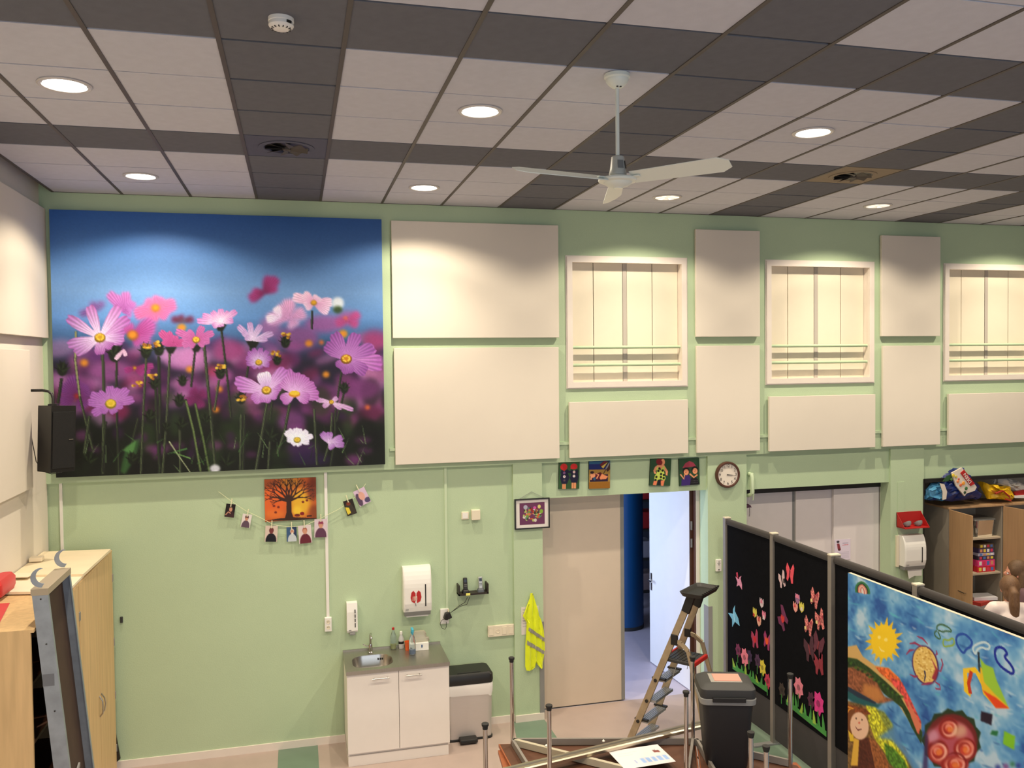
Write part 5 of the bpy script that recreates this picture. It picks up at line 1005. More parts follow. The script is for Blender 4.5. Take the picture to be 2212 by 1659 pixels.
# ------------------------------------------------------------------ galvanised frame with two hooks leaning on the cabinets
def rx(z): return -1.706+.088*(2.365-z)
L0, L1 = 6.11, 6.69
t = thing('galvanised_frame', 'tall galvanised steel frame with two curved hooks leaning on the beech cabinets', 'stage part', (0, 0, 0))
for y, s_ in ((L0, 1), (L1, -1)):
    b = MB(); b.loft([[(rx(z)+dx, y+dy, z) for dx, dy in ((0, 0), (.095, 0), (.095, s_*.03), (.091, s_*.03), (.091, s_*.004), (.004, s_*.004), (.004, s_*.03), (0, s_*.03))] for z in (.0, 2.365)], sm=False); b.build('side_rail', GALV, t)
    # crescent hook
    o = [];  R1, R2 = .052, .040
    for q in range(13): a = math.radians(95+175*q/12); o.append((R1*math.cos(a), R1*math.sin(a)))
    for q in range(12, -1, -1): a = math.radians(95+175*q/12); o.append((R2*math.cos(a)+.013, R2*math.sin(a)+.008))
    MB().prism([(rx(2.36)+.06+x*1.25, 2.365+.075+z*1.25) for x, z in o], y+s_*.004, y+s_*.010, 'y').build('hook', GALV, t)
MB().box((rx(2.34)-.006, L0-.001, 2.325), (rx(2.34)+.099, L1+.001, 2.368)).build('top_rail', mat('top_rail_tan', (170, 158, 138), .6, .3), t)
b = MB(); b.loft([[(rx(z)+.015, L0+.004, z), (rx(z)+.035, L0+.004, z), (rx(z)+.035, L1-.004, z), (rx(z)+.015, L1-.004, z)] for z in (.02, 2.325)], sm=False); b.build('inner_board', mat('stage_board', (62, 44, 34), .7, noise=.15), t)
for q in range(7):
    z = .35+q*.095; MB().prism([(L0+.16, z), (L0+.40, z+.07), (L0+.40, z+.095), (L0+.16, z+.025)], rx(z)+.033, rx(z)+.045, 'x').build('rib', GREY, t)
MB().box((rx(1.75)+.0, L0-.001, 1.72), (rx(1.75)+.07, L0+.001, 1.80)).build('stamp', mat('stamp_grey', (104, 108, 116), .7), t)
for z in (2.3, 2.0, 1.55): MB().lathe([(.006, -.003), (.004, -.004)], 8, (rx(z)+.05, L0, z), 'y').build('rivet', DGREY, t)
# ================================================================== DISPLAY SCREENS
PP = [(4.50, 8.28), (4.535, 7.40), (4.535, 6.44), (4.545, 5.42), (4.53, 4.32)]; ZT = 2.095
post_lb = ['grey screen post standing against the clock pillar', 'grey screen post between the two screens with paper butterflies', 'wide grey screen post beside the corner of the big painting', 'grey screen post whose top shows above the big painting', 'grey end post of the black screens nearest the camera']
for (x, y), lb in zip(PP, post_lb):
    t = thing('screen_post', lb, 'post', (x, y, 0), group='posts of the black display screens')
    pw_ = .048 if y == 6.44 else .033
    MB().box((-pw_, -.026, .02), (pw_, .026, ZT)).build('upright', ALUG, t)
    MB().box((-.006, -.030, .02), (.006, .030, ZT-.002)).build('groove', GREY, t)
    MB().box((-pw_-.003, -.030, ZT), (pw_+.003, .030, ZT+.014), .003).build('end_cap', mat('pale_cap', (206, 196, 176), .5), t)
    MB().box((-.24, -.03, 0), (.24, .03, .022), .005).build('foot', GREY, t)
sl = ['black felt screen beside the clock pillar with blue and pink paper birds', 'black felt screen with the pair of red and white paper butterflies', 'black felt screen behind the sun end of the big painting', 'black felt screen behind the end of the painting towards the camera']
for (p0, p1, lb) in zip(PP, PP[1:], sl):
    a = Vector((*p0, 0)); b_ = Vector((*p1, 0)); d = (b_-a).normalized(); a += d*.036; b_ -= d*.036; L = (b_-a).length
    t = thing('display_screen', lb, 'display screen', a, math.atan2(d.y, d.x), 'black felt display screens')
    MB().box((0, -.016, .42), (L, .016, ZT-.05)).build('felt_board', FELT, t)
    MB().tube([(0, 0, ZT-.035), (L, 0, ZT-.035)], .034, 14).build('top_tube', mat('felt_tube', (40, 34, 32), .95, sheen=.2), t)
    MB().box((0, -.012, .06), (L, .012, .42)).build('kick_board', FELTK, t)
# paper cut-outs, pinned on the felt
XF = 4.50
def atP(u, v):
    x = 4.50
    for _ in range(4):
        c = atX(u, v, x); x = float(np.interp(c[1], [q[1] for q in PP[::-1]], [q[0] for q in PP[::-1]]))-.0175
    return (x, c[1], c[2])
def cut(nm, u, v, shapes, lb, cat='paper cut-out', grp='paper cut-outs on the black screens'):
    """shapes: (colour name, colour, polygon in metres: +x runs away from the camera's right, i.e. along -y)"""
    c = atP(u, v)
    t = thing(nm, lb, cat, (c[0], c[1], c[2]), group=grp)
    for k, (pn, col, poly) in enumerate(shapes):
        MB().prism([(-x, z) for x, z in poly], -.004-.0025*k, -.0005-.0025*k if k == 0 else -.0015-.0025*k, 'x').build(pn, mat('paper_%d_%d_%d' % col, col, .85, noise=.12 if pn != 'speckled_wings' else .9, nscale=60), t)
    return t
def bfly(s, tilt=0.):
    s *= .86
    P_ = [(0, -.02), (-.25, -.5), (-.42, -.42), (-.38, -.12), (-.55, .18), (-.42, .5), (-.15, .3), (0, .12), (.12, .3), (.35, .62), (.5, .45), (.45, .1), (.40, -.15), (.42, -.45), (.22, -.5)]
    c_, s_ = math.cos(tilt), math.sin(tilt); return [((x*c_-z*s_)*s*.74, (x*s_+z*c_)*s) for x, z in P_]
def body(s, tilt=0.):
    P_ = [(-.04, -.3), (.04, -.3), (.06, .2), (0, .35), (-.06, .2)]; c_, s_ = math.cos(tilt), math.sin(tilt); return [((x*c_-z*s_)*s, (x*s_+z*c_)*s) for x, z in P_]
def tulip(s): return [(x*s, z*s) for x, z in ((0, -.5), (.3, -.25), (.38, .1), (.3, .5), (.12, .2), (0, .5), (-.14, .2), (-.32, .5), (-.38, .1), (-.28, -.25))]
def birdp(s, t_=0.):
    P_ = [(-.1, -.5), (.15, -.3), (.3, .05), (.55, .1), (.3, .2), (.1, .15), (-.1, .55), (-.18, .15), (-.5, .05), (-.15, -.1)]; c_, s_ = math.cos(t_), math.sin(t_); return [((x*c_-z*s_)*s, (x*s_+z*c_)*s) for x, z in P_]
K = lambda x, y: (1550+x/3.26, 1150+y/3.26)
PKS, WHS, YLS, REDS, PUR = (226, 130, 160), (214, 200, 206), (220, 210, 90), (214, 62, 76), (120, 50, 90)
cut('paper_bird', *K(155, 352), [('wings', (226, 150, 180), birdp(.16, .9)), ('head', (200, 60, 90), [(-.05, .05), (-.02, .04), (-.03, .10), (-.06, .09)])], 'small pink paper bird high on the screen by the pillar')
cut('paper_bird', *K(120, 600), [('wings', (120, 190, 222), birdp(.24, 1.3)), ('body', (160, 214, 236), body(.15, .2))], 'light blue paper bird at the pillar edge of the black screen')
cut('paper_tulip', *K(312, 498), [('petals', WHS, tulip(.10)), ('spot', PKS, [(-.02, .0), (.02, .0), (.01, .04), (-.01, .04)])], 'white and pink paper tulip, topmost of the four beside the first inner post')
cut('paper_tulip', *K(264, 566), [('petals', YLS, tulip(.10)), ('spot', (190, 60, 50), [(-.03, -.04), (.0, -.04), (.0, -.01), (-.03, -.01)])], 'yellow paper tulip on the screen by the pillar')
cut('paper_tulip', *K(328, 585), [('petals', PKS, tulip(.09)), ('edge', WHS, [(-.02, -.04), (.02, -.04), (.01, .0), (-.01, .0)])], 'pink paper tulip touching the first inner post')
cut('paper_tulip', *K(293, 625), [('petals', (226, 170, 150), tulip(.11)), ('spot', (200, 70, 70), [(-.01, .0), (.02, .0), (.01, .04), (-.01, .04)])], 'peach paper tulip, lowest of the four on the pillar-side screen')
cut('paper_butterfly', *K(265, 755), [('wings', (170, 60, 96), bfly(.20, .2)), ('body', (206, 40, 50), tulip(.07))], 'wine-red paper butterfly above the pink paper hyacinth')
cut('paper_butterfly', *K(350, 765), [('wings', (160, 54, 110), bfly(.19, -.2)), ('body', (236, 90, 40), tulip(.08))], 'purple paper butterfly with an orange centre beside the inner post')
cut('paper_butterfly', *K(456, 335), [('wings', (220, 190, 196), bfly(.17, .35)), ('body', (24, 22, 26), body(.14, .35)), ('wing_mark', (24, 22, 26), [(.03, -.02), (.055, -.02), (.055, .03), (.03, .02)])], 'white outlined paper butterfly at the top of the second screen')
cut('paper_butterfly', *K(512, 290), [('wings', (232, 84, 100), bfly(.20, -.1)), ('body', (90, 20, 40), body(.13, -.1))], 'bright red paper butterfly at the top of the second screen')
cut('paper_tulip', *K(565, 470), [('petals', (150, 110, 150), tulip(.10)), ('edge', PKS, [(-.03, .01), (.03, .01), (.02, .045), (-.02, .045)])], 'lilac paper tulip in the group of three on the second screen')
cut('paper_tulip', *K(550, 527), [('petals', (232, 160, 150), tulip(.10)), ('spot', REDS, [(-.02, .0), (.01, .0), (.0, .03), (-.01, .03)])], 'salmon paper tulip in the group of three on the second screen')
cut('paper_tulip', *K(594, 528), [('petals', YLS, tulip(.10)), ('spot', WHS, [(-.01, -.03), (.02, -.03), (.01, .0), (-.01, .0)])], 'yellow paper tulip in the group of three on the second screen')
cut('paper_butterfly', *K(462, 610), [('wings', (110, 44, 84), bfly(.23, .9)), ('body', (206, 50, 50), tulip(.08))], 'dark plum paper butterfly with a red centre beside the inner post')
SPK = mat('paper_190_120_120', (190, 120, 120), .85, noise=.9, nscale=60)
for (x, y), s_, t_, lb in (((685, 465), .19, -.3, 'speckled paper butterfly, highest of three on the second screen'), ((722, 620), .20, .3, 'speckled paper butterfly closest to the wide grey post'), ((642, 660), .19, -.2, 'speckled paper butterfly, lowest of three on the second screen')):
    tt = cut('paper_butterfly', *K(x, y), [('speckled_wings', (204, 118, 116), bfly(s_, t_)), ('body', (150, 60, 70), body(s_*.7, t_)), ('wing_mark', (170, 60, 80), [(.03, .03), (.055, .03), (.05, .06), (.03, .05)]), ('wing_mark', (236, 214, 150), [(-.05, -.04), (-.02, -.04), (-.025, -.01), (-.05, -.015)])], lb)
for (x, y), s_, t_, c_, lb in (((650, 825), .25, .3, (74, 40, 54), 'large dark purple paper butterfly, lowest but one on the second screen'), ((712, 795), .24, -.3, (96, 44, 62), 'large dark wine paper butterfly touching the speckled one'), ((715, 930), .22, .2, (140, 44, 60), 'large dark red paper butterfly, lowest on the second screen')):
    cut('paper_butterfly', *K(x, y), [('wings', c_, bfly(s_, t_)), ('body', (130, 50, 60), body(s_*.6, t_))], lb)
def grass(pts_top, pts_bot, lb, seed):
    rg = np.random.default_rng(seed); n = 26; P_ = []
    t0_ = [np.array(atP(*K(*p))) for p in (pts_bot[0], pts_bot[1], pts_top[0], pts_top[1])]
    o = t0_[0]; t = thing('paper_grass', lb, 'paper cut-out', o, group='paper cut-outs on the black screens')
    t.rotation_euler = (0, 0, -math.atan((t0_[1][0]-o[0])/(t0_[1][1]-o[1]))); L = t0_[1][1]-o[1]; dz = t0_[1][2]-o[2]; hgt = (t0_[2][2]-o[2]+t0_[3][2]-t0_[1][2])/2
    base = [(0, 0)]; nb = 9
    b = MB(); b.prism([(0, 0), (L, dz), (L, dz+.05), (0, .05)], -.004, -.0005, 'x'); b.build('turf_strip', mat('paper_green', (70, 150, 70), .8, noise=.08), t)
    for q in range(nb):
        y = L*(q+.5)/nb; w_ = L/nb*.32; hh_ = hgt*rg.uniform(.7, 1.0); ln = rg.uniform(-.03, .04)
        MB().prism([(y-w_, dz*q/nb+.03), (y+w_, dz*q/nb+.03), (y+w_*.8+ln*.5, dz*q/nb+hh_*.6), (y+ln, dz*q/nb+hh_), (y-w_*.6+ln*.5, dz*q/nb+hh_*.55)], -.006, -.003, 'x').build('blade', MATS['paper_green'] if q % 3 else mat('paper_lime', (150, 190, 70), .8), t)
grass([(105, 870), (345, 1030)], [(108, 960), (355, 1130)], 'green paper grass strip on the screen by the pillar', 1)
grass([(480, 1080), (760, 1290)], [(485, 1210), (768, 1440)], 'green paper grass strip low on the second screen', 2)
for (x, y), c_, s_, lb in (((147, 830), (120, 44, 84), .14, 'dark pink paper flower at the pillar end of the grass'), ((192, 880), (232, 130, 150), .19, 'pink paper hyacinth in the grass of the pillar-side screen'), ((226, 875), (60, 40, 76), .14, 'dark purple paper flower behind the pink hyacinth'), ((284, 905), (76, 44, 80), .14, 'dim purple paper flower next to the yellow one'), ((318, 952), (222, 206, 70), .16, 'yellow paper flower in the grass of the pillar-side screen'), ((355, 1048), (196, 60, 90), .15, 'red-pink paper flower at the foot of the first inner post'),
        ((455, 1110), (60, 50, 44), .14, 'dark olive paper flower just right of the first inner post'), ((573, 1092), (222, 130, 150), .19, 'pink paper hyacinth in the grass of the second screen'), ((662, 1182), (80, 30, 60), .15, 'dark plum paper flower next to the magenta one'), ((712, 1205), (214, 56, 140), .21, 'large magenta paper flower low on the second screen')):
    cut('paper_flower', *K(x, y), [('petals', c_, [(math.cos(q*PI/7)*s_*.42*(1 if q % 2 else .72), math.sin(q*PI/7)*s_*.55*(1 if q % 2 else .72)) for q in range(14)]), ('centre', tuple(int(v*.7) for v in c_), [(math.cos(q*PI/3)*s_*.14, math.sin(q*PI/3)*s_*.16) for q in range(6)]), ('stem', (60, 130, 60), [(-.004, -s_*.3), (.004, -s_*.3), (.006, -s_*.95), (-.006, -s_*.95)])], lb)
# ================================================================== OAK CABINETS in the alcove
def oak(x0, x1, yf_, lb, open_doors=True, grp=None):
    H_ = 2.0; D = .42; w = (x1-x0)/2; t = thing('oak_cabinet', lb, 'cabinet', ((x0+x1)/2, yf_, 0)); SD_ = mat('cabinet_grey', (150, 142, 128), .6)
    b = MB(); b.box((-w, 0, 0), (-w+.018, D, H_-.022)); b.box((w-.018, 0, 0), (w, D, H_-.022)); b.box((-w+.018, D-.01, .06), (w-.018, D, H_-.022)); b.build('carcass', SD_, t)
    MB().box((-w-.004, -.018, H_-.022), (w+.001, D, H_), .002).build('top', WOODO, t)
    for z in (.06, .70, 1.14, 1.575): MB().box((-w+.018, .01, z), (w-.018, D-.01, z+.022)).build('shelf', mat('shelf_beige', (190, 174, 150), .6), t)
    return t
t = oak(7.60, 8.40, 8.56, 'oak-topped grey cabinet in the alcove with both doors open')
for x, an, s_ in ((-.395, -98, 1), (.395, -82, 1)):
    d = MB().box((0, 0, .05), (.42 if x < 0 else .44, .018, 1.975), .002).build('door', WOODO, t, (x, -.012, 0), (0, 0, math.radians(an)))
    hb = MB(); ys = -.03 if x > 0 else .048; yy_ = 0 if x > 0 else .018
    ys, yy_ = (-.028, 0.0)
    hb.tube([(.22, ys, 1.05), (.34, ys, 1.05)], .006, 8); hb.tube([(.235, ys, 1.05), (.235, yy_+.002, 1.05)], .004, 6); hb.tube([(.325, ys, 1.05), (.325, yy_+.002, 1.05)], .004, 6); hb.build('handle', STEEL, d)
    for z in (1.8, 1.2, .3): MB().box((.002, .018 if x > 0 else .018, z-.03), (.05, .026, z+.03), .003).build('hinge', GREY, d)
oak(8.405, 9.205, 8.56, 'oak-topped grey cabinet at the edge of the picture beside the open one')
# contents
SM = mat('clear_tub', (226, 226, 222), .06, trans=.96)
cx = 8.02
t = thing('storage_tub', 'clear plastic tub with pink and white toys on the top shelf', 'tub', (8.19, 8.73, 1.598))
MB().loft([ring(rr(.26, .22, .03), .001), ring(rr(.30, .25, .03), .20), ring(rr(.31, .26, .03), .205)], cap=False).build('tub_wall', SM, t); MB().box((-.12, -.10, .002), (.12, .10, .006)).build('tub_base', SM, t); MB().loft([ring(rr(.32, .27, .03), .206), ring(rr(.31, .26, .03), .222)]).build('lid', mat('tub_lid', (130, 130, 126), .4), t)
for k, (dx, dy, dz, r_, c_) in enumerate(((.03, -.04, .10, .05, (214, 100, 90)), (-.06, -.05, .045, .036, (214, 200, 180)), (.075, -.05, .06, .038, (190, 200, 170)), (-.01, .0, .05, .04, (120, 110, 100)), (-.05, .03, .12, .045, (140, 120, 110)))):
    MB().lathe([(r_*math.sin(PI*q/6), -r_*math.cos(PI*q/6)) for q in range(7)], 12, (dx, dy, dz+.0)).build('toy', mat('toy%d' % k, c_, .7), t)
gl = [((206, 40, 50), 'red'), ((232, 60, 130), 'magenta'), ((60, 50, 70), 'dark'), ((180, 176, 200), 'lilac'), ((70, 60, 100), 'violet'), ((100, 80, 60), 'brown')]
z = 1.163
for k, (c_, nm) in enumerate(gl):
    hh_ = [.07, .08, .05, .035, .06, .05][k]; w_ = .13-.004*k
    t = thing('board_game_box', nm+' board game box in the stack on the middle cabinet shelf', 'game box', (8.20, 8.72, z), group='board games on the middle shelf')
    MB().box((-w_, -.12, 0), (w_, .12, hh_-.001), .002).build('carton', mat('game%d' % k, c_, .6, noise=.2, nscale=20), t)
    for q in range(4): xx_ = -w_+.02+q*w_*.45; MB().box((xx_, -.1215, hh_*.2), (xx_+w_*.3, -.119, hh_*.8)).build('cover_print', mat('gprint%d' % ((q+k) % 5), [(236, 210, 80), (236, 232, 226), (214, 60, 90), (80, 120, 190), (220, 150, 110)][(q+k) % 5], .6), t)
    z += hh_
for k, (x, y, zz_, a_, c_, lb) in enumerate(((8.12, 8.68, .723, .1, (206, 200, 196), 'flat pale game box lowest on the lower shelf behind the two people'), (8.16, 8.67, .765, .35, (190, 60, 50), 'red-edged game box lying askew on the lower shelf'), (8.22, 8.70, .806, -.2, (226, 224, 228), 'white game box topmost of the pile on the lower shelf'))):
    tag(MB().box((-.15, -.10, 0), (.15, .10, .04), .002).build('flat_game_box', mat('fgame%d' % k, c_, .6), None, (x, y, zz_), (0, 0, a_)), lb, 'game box', 'pile on the lower shelf')
# bags on top
def pillow(outline, Y, depth, n=7, seed=0, amp=.012):
    rg = np.random.default_rng(seed); O_ = [atY(u, v, Y) for u, v in outline]; cxx = sum(p[0] for p in O_)/len(O_); czz = sum(p[2] for p in O_)/len(O_)
    b = MB(); rf = []
    m_ = len(O_)
    pts = []
    for k in range(m_):                                            # densify the outline
        a_, c_ = O_[k], O_[(k+1) % m_]
        for s_ in (0, .5): pts.append((a_[0]*(1-s_)+c_[0]*s_, a_[2]*(1-s_)+c_[2]*s_))
    for side in (-1, 1):
        rings_ = []
        for q in range(n+1):
            s_ = math.cos(q/n*PI/2); d_ = math.sin(q/n*PI/2); 
            if q == n: s_ = .02
            rings_.append([(cxx+(x-cxx)*s_+rg.normal(0, amp)*(q > 0), Y+side*depth*d_*(.85+.15*math.sin(k*1.3+q))+rg.normal(0, amp)*(q > 0), czz+(z_-czz)*s_+rg.normal(0, amp*.6)*(q > 0)) for k, (x, z_) in enumerate(pts)])
        b.loft(rings_, cap=False)
    return b
BG = mat('bag_navy', (24, 44, 110), .35, noise=.1, nscale=8); 
t = thing('shopping_bag', 'navy shopping bag with a vegetable picture and red word lying on the cabinet', 'bag', (0, 0, 0))
Yb_ = 8.66
pillow([(2003, 1080), (2012, 1055), (2022, 1040), (2030, 1022), (2050, 1008), (2070, 1006), (2080, 1012), (2092, 1030), (2110, 1050), (2117, 1068), (2108, 1078), (2085, 1078), (2060, 1083), (2040, 1082)], Yb_, .14, seed=2).build('bag_body', BG, t)
def patch(nm, pts, Y, m, par, th=.004):
    O_ = [atY(u, v, Y) for u, v in pts]; return MB().prism([(p[0], p[2]) for p in O_], Y, Y+th, 'y').build(nm, m, par)
# printed face: thin plates lying on the bulge
patch('print_ground', [(2056, 1022), (2078, 1010), (2110, 1052), (2106, 1060), (2088, 1066), (2084, 1072), (2066, 1050)], Yb_-.158, mat('bag_cream', (222, 210, 196), .5), t, .02)
patch('red_band', [(2075, 1022), (2083, 1015), (2106, 1045), (2097, 1050)], Yb_-.166, RED, t, .01)
c = atY(2090, 1033, Yb_-.170)
_tx = text('DEEN', .060, WHITE, t, (c[0], c[1], c[2]), (PI/2, math.radians(52-180), 0), 'lettering', .001)
for (u, v), r_, c_ in (((2060, 1027), .022, (226, 200, 70)), ((2066, 1030), .018, (210, 190, 80)), ((2070, 1040), .020, (230, 140, 90)), ((2082, 1044), .024, (236, 160, 60)), ((2076, 1048), .02, (214, 110, 70)), ((2088, 1055), .022, (60, 110, 60)), ((2085, 1064), .018, (40, 70, 40)), ((2072, 1035), .012, (200, 60, 60)), ((2056, 1036), .016, (80, 120, 60))):
    p = atY(u, v, Yb_-.166); MB().lathe([(r_, .006), (r_*.8, 0), (.001, -.002)], 12, (p[0], p[1], p[2]), 'y').build('vegetable_print', mat('veg%d%d' % (u, v), c_, .5), t)
patch('green_print', [(2036, 1040), (2046, 1028), (2060, 1022), (2056, 1034), (2046, 1040)], Yb_-.14, mat('bag_green', (50, 90, 50), .5), t)
patch('cream_print', [(2030, 1044), (2040, 1046), (2046, 1062), (2044, 1078), (2036, 1080), (2036, 1062)], Yb_-.14, MATS['bag_cream'], t)
tag(pillow([(1999, 1078), (2000, 1058), (2010, 1046), (2026, 1042), (2036, 1052), (2040, 1074), (2034, 1080)], 8.62, .08, seed=4, amp=.016).build('blue_plastic_bag', mat('light_blue_film', (84, 150, 190), .3, noise=.3, nscale=30)), 'crumpled light blue plastic bag tucked at the end of the navy bag', 'bag')
t = thing('yellow_bag', 'crumpled yellow plastic bag with a red handle', 'bag', (0, 0, 0))
pillow([(2119, 1040), (2128, 1044), (2145, 1047), (2160, 1052), (2178, 1050), (2190, 1070), (2186, 1079), (2160, 1078), (2132, 1078), (2128, 1062)], 8.66, .10, seed=7, amp=.016).build('bag_body', mat('yellow_film', (232, 186, 30), .35, noise=.15, nscale=14), t)
MB().tube([atY(2150, 1066, 8.54), atY(2166, 1060, 8.53), atY(2180, 1072, 8.53), atY(2184, 1082, 8.52), atY(2172, 1078, 8.53)], .011, 8).build('handle', mat('red_handle', (170, 50, 30), .6), t)
patch('dark_fold', [(2140, 1058), (2158, 1062), (2166, 1070), (2150, 1068)], 8.555, mat('amber_fold', (170, 100, 20), .6), t)
t = thing('fabric_bundle', 'puffy white fabric bundle with a red band on the cabinet', 'fabric', (0, 0, 0))
pillow([(2146, 1044), (2150, 1034), (2166, 1029), (2182, 1036), (2196, 1038), (2212, 1048), (2216, 1066), (2190, 1066), (2176, 1054), (2160, 1048)], 8.74, .09, seed=9, amp=.010).build('fabric', mat('white_fluff', (226, 218, 206), .9, sheen=.3), t)
patch('red_band', [(2192, 1063), (2214, 1058), (2216, 1068), (2196, 1072)], 8.63, RED, t, .03); patch('white_rim', [(2190, 1071), (2216, 1069), (2216, 1076), (2192, 1076)], 8.62, WHITE, t, .03)
# ================================================================== TABLES
TZ = .80
def table_up(corners, legs, z_top, lb, zleg):
    """upside-down table: board lying face down with its legs pointing up"""
    cx_ = sum(p[0] for p in corners)/len(corners); cy2 = sum(p[1] for p in corners)/len(corners)
    t = thing('upturned_table', lb, 'table', (cx_, cy2, z_top-.025)); q_ = [(x-cx_, y-cy2) for x, y in corners]
    MB().prism(q_, 0, .025).build('tabletop', BROWN, t); MB().prism([(x*.985, y*.985) for x, y in q_], .025, .027).build('underside', WOODD, t)
    L_ = [(x-cx_, y-cy2) for x, y in legs]
    for x, y in L_:
        l = MB().tube([(x, y, .027), (x, y, zleg)], .0155, 16).build('leg', CHROME, t)
        MB().lathe([(.017, zleg-.03), (.018, zleg-.012), (.023, zleg-.008), (.024, zleg+.006), (.018, zleg+.010), (.001, zleg+.010)], 18, (x, y, 0)).build('foot_cap', RUBBER, l)
    return t, L_
legH = 1.495-.775
LA = [(1.599, 6.383), (2.966, 6.011), (2.61, 5.392), (1.617, 5.426)]
t, L_ = table_up([(1.50, 6.44), (3.03, 6.10), (2.68, 5.30), (1.50, 5.33)], LA, TZ, 'upturned table with chrome legs holding the aluminium rail and the letter', legH)
zr = .058
def rail(t, p, q, w=.02, h=.05, m=ALUG): return MB().beam((p[0], p[1], zr), (q[0], q[1], zr), w, h).build('frame_rail', m, t)
rail(t, L_[0], L_[1]); rail(t, L_[0], L_[3]); rail(t, L_[1], L_[2]); rail(t, L_[3], L_[2])
rail(t, L_[0], L_[2], .03, .05, mat('cream_rail', (190, 182, 160), .5, .2))
LB = [(3.492, 5.485)]
t2, L2 = table_up([(3.04, 6.10), (3.56, 5.50), (3.45, 4.25), (2.62, 4.35), (2.69, 5.29)], LB+[], TZ, 'upturned table with chrome legs under the black bin', legH)
c2_ = t2.location; rail(t2, (2.97-c2_[0], 6.0-c2_[1]), L2[0]); rail(t2, (2.99-c2_[0], 5.99-c2_[1]), (2.70-c2_[0], 4.60-c2_[1]), .02, .05)
for k, (u, v) in enumerate(((1622, 1583), (1655, 1613))):
    p = atZ(u, v, 1.40); MB().tube([(p[0]-c2_[0], p[1]-c2_[1], .027), (p[0]-c2_[0], p[1]-c2_[1], 1.40-.775)], .0155, 16).build('leg', CHROME, t2); zc_ = 1.40-.775
    MB().lathe([(.017, zc_-.03), (.023, zc_-.008), (.024, zc_+.006), (.001, zc_+.010)], 18, (p[0]-c2_[0], p[1]-c2_[1], 0)).build('foot_cap', RUBBER, t2)
for x, y in ((.1, .62), (-.4, .70), (.45, .2)):
    MB().lathe([(.010, .085), (.012, .09), (.004, .10)], 8, (x*.9, y*.55, 0)).build('glide', WHITE, t)
# the standing table underneath
def table_std(c, size, rz, lb):
    t = thing('standing_table', lb, 'table', (c[0], c[1], 0), rz); w, d = size
    MB().box((-w/2, -d/2, .745), (w/2, d/2, .774), .003).build('tabletop', BROWN, t)
    for x in (-1, 1):
        for y in (-1, 1): MB().tube([(x*(w/2-.06), y*(d/2-.06), 0), (x*(w/2-.06), y*(d/2-.06), .745)], .0155, 12).build('leg', CHROME, t)
    b = MB(); b.box((-w/2+.06, -d/2+.05, .69), (w/2-.06, -d/2+.07, .745)); b.box((-w/2+.06, d/2-.07, .69), (w/2-.06, d/2-.05, .745)); b.build('apron', ALUG, t); return t
table_std((2.0, 5.83), (1.14, 1.02), -.10, 'brown-topped standing table that carries the upturned table with the rail')
table_std((3.12, 5.10), (.86, 1.10), -.12, 'brown-topped standing table that carries the black bin and upturned table')
# single chrome leg at lower edge belongs to a third upturned table
t3, L3 = table_up([(.72, 5.33), (1.20, 5.33), (1.20, 4.2), (.72, 4.2)], [(1.138, 5.259), (1.138, 4.27), (.78, 4.27)], TZ, 'narrow upturned table whose chrome leg rises before the pedal bin', legH)
rail(t3, L3[0], L3[1]); rail(t3, L3[0], L3[2])
table_std((.96, 4.76), (.46, 1.10), 0, 'narrow standing table under the smallest upturned table')
# letter and rail
pp = [atZ(u, v, .84) for u, v in ((1314, 1629), (1420, 1613), (1456, 1650), (1350, 1668))]
O_ = np.array(pp[0]); A = Art(O_+np.array([0, 0, .02]), np.array(pp[1])-O_, np.array(pp[3])-O_, 50, 36, (222, 214, 216), 'n')
A.poly([(.78, .28), (.9, .3), (.9, .42), (.78, .4)], (130, 70, 64))
for q in range(5): A.poly([(.42+q*.11, .58), (.50+q*.11, .58), (.50+q*.11, .82), (.42+q*.11, .82)], (150, 180, 226)); A.line([(.42+q*.11, .5), (.5+q*.11, .5)], 1, (180, 180, 190))
A.line([(.1, .25), (.5, .2)], 1, (190, 186, 190)); A.line([(.1, .35), (.4, .32)], 1, (190, 186, 190)); A.poly([(.3, .62), (.33, .62), (.33, .8), (.3, .8)], (150, 170, 210))
t = thing('letter', 'white letter with small blue blocks lying on the upturned table', 'paper', (O_[0], O_[1], .86)); 
q_ = [Vector(p)-Vector(pp[0]) for p in pp]; q_[3] = q_[3]; MB().loft([[(p.x, p.y, -.002) for p in q_], [(p.x, p.y, -.0008) for p in q_]], sm=False).build('sheet', WHITE, t); A.build('print', t, -0.0005)
Pa = Vector(atZ(1075, 1672, .875)); Pb = Vector(atY(1530, 1562, 6.18)); d = (Pb-Pa).normalized(); up_ = Vector((0, 0, 1)); sd = d.cross(up_).normalized()
t = thing('curtain_rail', 'long double-ridged aluminium rail lying across the upturned tables', 'rail', Pa); V0 = Vector((0, 0, 0)); E_ = Pb-Pa
prof = [(-.045, -.012), (-.045, .010), (-.036, .018), (-.014, .018), (-.008, .006), (.008, .006), (.014, .018), (.036, .018), (.045, .010), (.045, -.012)]
MB().loft([[tuple(p+sd*x+up_*z_) for x, z_ in prof] for p in (V0, E_)], sm=False).build('profile', ALU, t); MB().beam(E_*0+up_*-.014, E_+up_*-.014, .05, .006).build('inner_slot', GREY, t)
